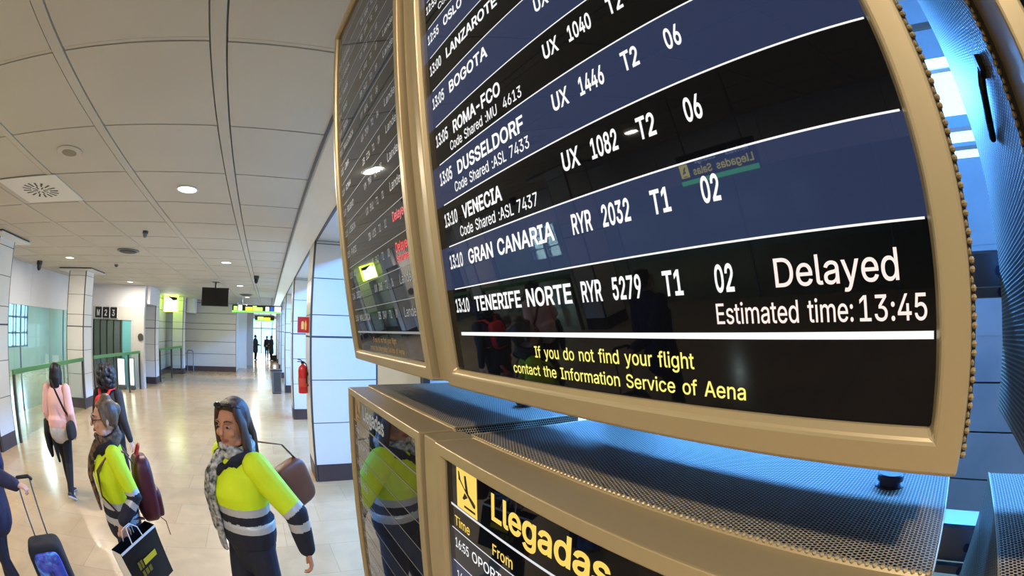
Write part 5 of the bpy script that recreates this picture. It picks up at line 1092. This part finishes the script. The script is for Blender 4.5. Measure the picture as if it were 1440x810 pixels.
MB().tube([(.0, .06, .2), (-.06, -.05, .34), (-.17, -.075, .55), (-.255, -.06, .68), (-.29, .03, .69), (-.25, .20, .60), (-.10, .25, .40), (.0, .10, .2)], [(.016, .005)] * 8, 8, side=(.6, 0, .8)).build('strap', M['dark'], t, smooth=True)
# the dark-haired woman behind
P4 = person('woman with black curly hair and charcoal jacket walking away, red backpack on her back', (-2.13, 5.12), -6, 1.67, {
    'pose': {'er': (.235, -.06, 1.08), 'wr': (.285, -.02, .86), 'kl': (-.08, -.02, .47), 'al': (-.075, -.14, .10), 'kr': (.08, .1, .48), 'ar': (.08, .12, .085)}, 'hair': 'curly', 'top': 'charcoal', 'hem': .80, 'bulk': 1.03})
t = thing('backpack', 'bright red backpack between the shoulders of the curly-haired woman', 'backpack', at(P4, 0, -.19, 1.02), P4.rotation_euler.z)
rounded_bag('pack_body', (0, 0, .17), (.25, .13, .36), .5, M['red_cloth'], t, None, .85)
rounded_bag('front_pocket', (0, -.06, .10), (.20, .05, .16), .5, M['charcoal'], t)
for s in (-1, 1): MB().tube([(s * .05, .04, .33), (s * .085, .09, .40), (s * .10, .19, .40), (s * .12, .30, .28), (s * .14, .27, .08), (s * .13, .10, .04)], [(.022, .008)] * 6, 8, side=(1, 0, 0)).build('shoulder_strap', M['red_cloth'], t, smooth=True)
# the traveller with the wheeled case, mostly beyond the left edge
P5 = person('traveller in dark coat cut by the left edge, pulling a wheeled case', (-2.60, 2.75), 100, 1.68, {
    'pose': {'el': (-.22, -.20, 1.14), 'wl': (-.20, -.44, 1.075), 'kl': (-.09, .05, .47), 'al': (-.085, -.06, .085), 'kr': (.09, .12, .48), 'ar': (.085, .22, .085)}, 'hand_l': {'d': (.05, -1, -.1), 'n': (0, 0, -1), 'curl': 55}, 'hair': 'short', 'hair_m': 'hair_brown', 'top': 'purple', 'hem': .74, 'bulk': 1.08, 'sleeve_w': 1.2, 'trousers': 'navy'})

t = thing('wheeled_case', 'blue and teal cabin case with telescopic handle, pulled by the traveller at the left edge', 'suitcase', (-2.24, 3.0, 0.0), math.radians(28))
tl = Matrix.Rotation(math.radians(-3), 3, 'Y') @ Matrix.Rotation(math.radians(6), 3, 'X')
def tp(x, y, z): return tuple(tl @ Vector((x, y, z)))
def galaxy():
    m = mat('galaxy_print_cloth', (40, 60, 150), 0.35); nt, b, N, L = nodes(m)
    tc = N('ShaderNodeTexCoord'); nz = N('ShaderNodeTexNoise'); nz.inputs['Scale'].default_value = 9; nz.inputs['Detail'].default_value = 5; nz.inputs['Distortion'].default_value = 1.0
    cr = N('ShaderNodeValToRGB'); e = cr.color_ramp.elements; e[0].position = .32; e[0].color = (*lin((22, 30, 90)), 1); e[1].position = .70; e[1].color = (*lin((120, 200, 230)), 1)
    for p, c in ((.40, (40, 80, 180)), (.50, (90, 84, 190)), (.56, (60, 140, 215))): q = e.new(p); q.color = (*lin(c), 1)
    L(tc.outputs['Object'], nz.inputs['Vector']); L(nz.outputs['Fac'], cr.inputs['Fac']); L(cr.outputs['Color'], b.inputs['Base Color']); return m
M['galaxy'] = galaxy(); M['case_teal'] = mat('teal_case_side', (40, 128, 130), 0.4)
rounded_bag('case_shell', tp(0, 0, .31), (.38, .24, .50), .35, M['dark'], t, tl)
rounded_bag('front_print', tp(.0, -.095, .29), (.29, .09, .44), .35, M['galaxy'], t, tl)
mb = MB(); mb.tube([tp(-.182, -.03, .10), tp(-.188, -.03, .30), tp(-.178, -.03, .50)], [(.05, .008), (.055, .008), (.05, .008)], 10, side=tl @ Vector((0, 1, 0))); mb.build('side_panel', M['case_teal'], t, smooth=True)
mb = MB(); mb.tube([tp(-.07, .08, .5), tp(-.07, .08, 1.02)], .008, 8); mb.build('handle_tube', M['rail_steel'], t, smooth=True)
mb = MB(); mb.tube([tp(.07, .08, .5), tp(.07, .08, 1.02)], .008, 8); mb.build('handle_tube', M['rail_steel'], t, smooth=True)
MB().tube([tp(-.085, .08, 1.015), tp(-.06, .08, 1.035), tp(.06, .08, 1.035), tp(.085, .08, 1.015)], .015, 10).build('grip', M['black'], t, smooth=True)
for x in (-.14, .14): MB().lathe([(.035, -.014), (.04, -.008), (.04, .008), (.035, .014)], (tp(x, .09, .04)[0], tp(x, .09, .04)[1], .04), 20, axis='x').build('wheel', M['black'], t)
# three people far off by the entrance
FAR = {'face': False, 'hair': 'short'}
person('far person in dark coat bending over, left of the far group', (-0.98, 32.6), -60, 1.74, {**FAR, 'top': 'charcoal', 'hem': .6, 'bulk': 1.25, 'pose': {'wl': (-.2, .25, 1.0), 'wr': (.2, .25, 1.0)}}, 'people by the far entrance', .014)
person('far person in black seen in the middle of the far group', (-0.12, 34.5), 20, 1.66, {**FAR, 'top': 'dark', 'hem': .8}, 'people by the far entrance', .014)
person('far person in black coat, right of the far group', (0.22, 32.2), 60, 1.72, {**FAR, 'top': 'dark', 'hem': .55, 'bulk': 1.2, 'pose': {'wl': (-.2, .2, 1.0), 'wr': (.22, .2, .95)}}, 'people by the far entrance', .014)
t = thing('travel_bag', 'dark bag on the floor right of the far group', 'bag', (0.50, 32.0, 0)); rounded_bag('bag_body', (0, 0, .2), (.45, .3, .4), .4, M['dark'], t); MB().tube([(-.1, 0, .38), (0, 0, .46), (.1, 0, .38)], .012, 8).build('handle', M['dark'], t)
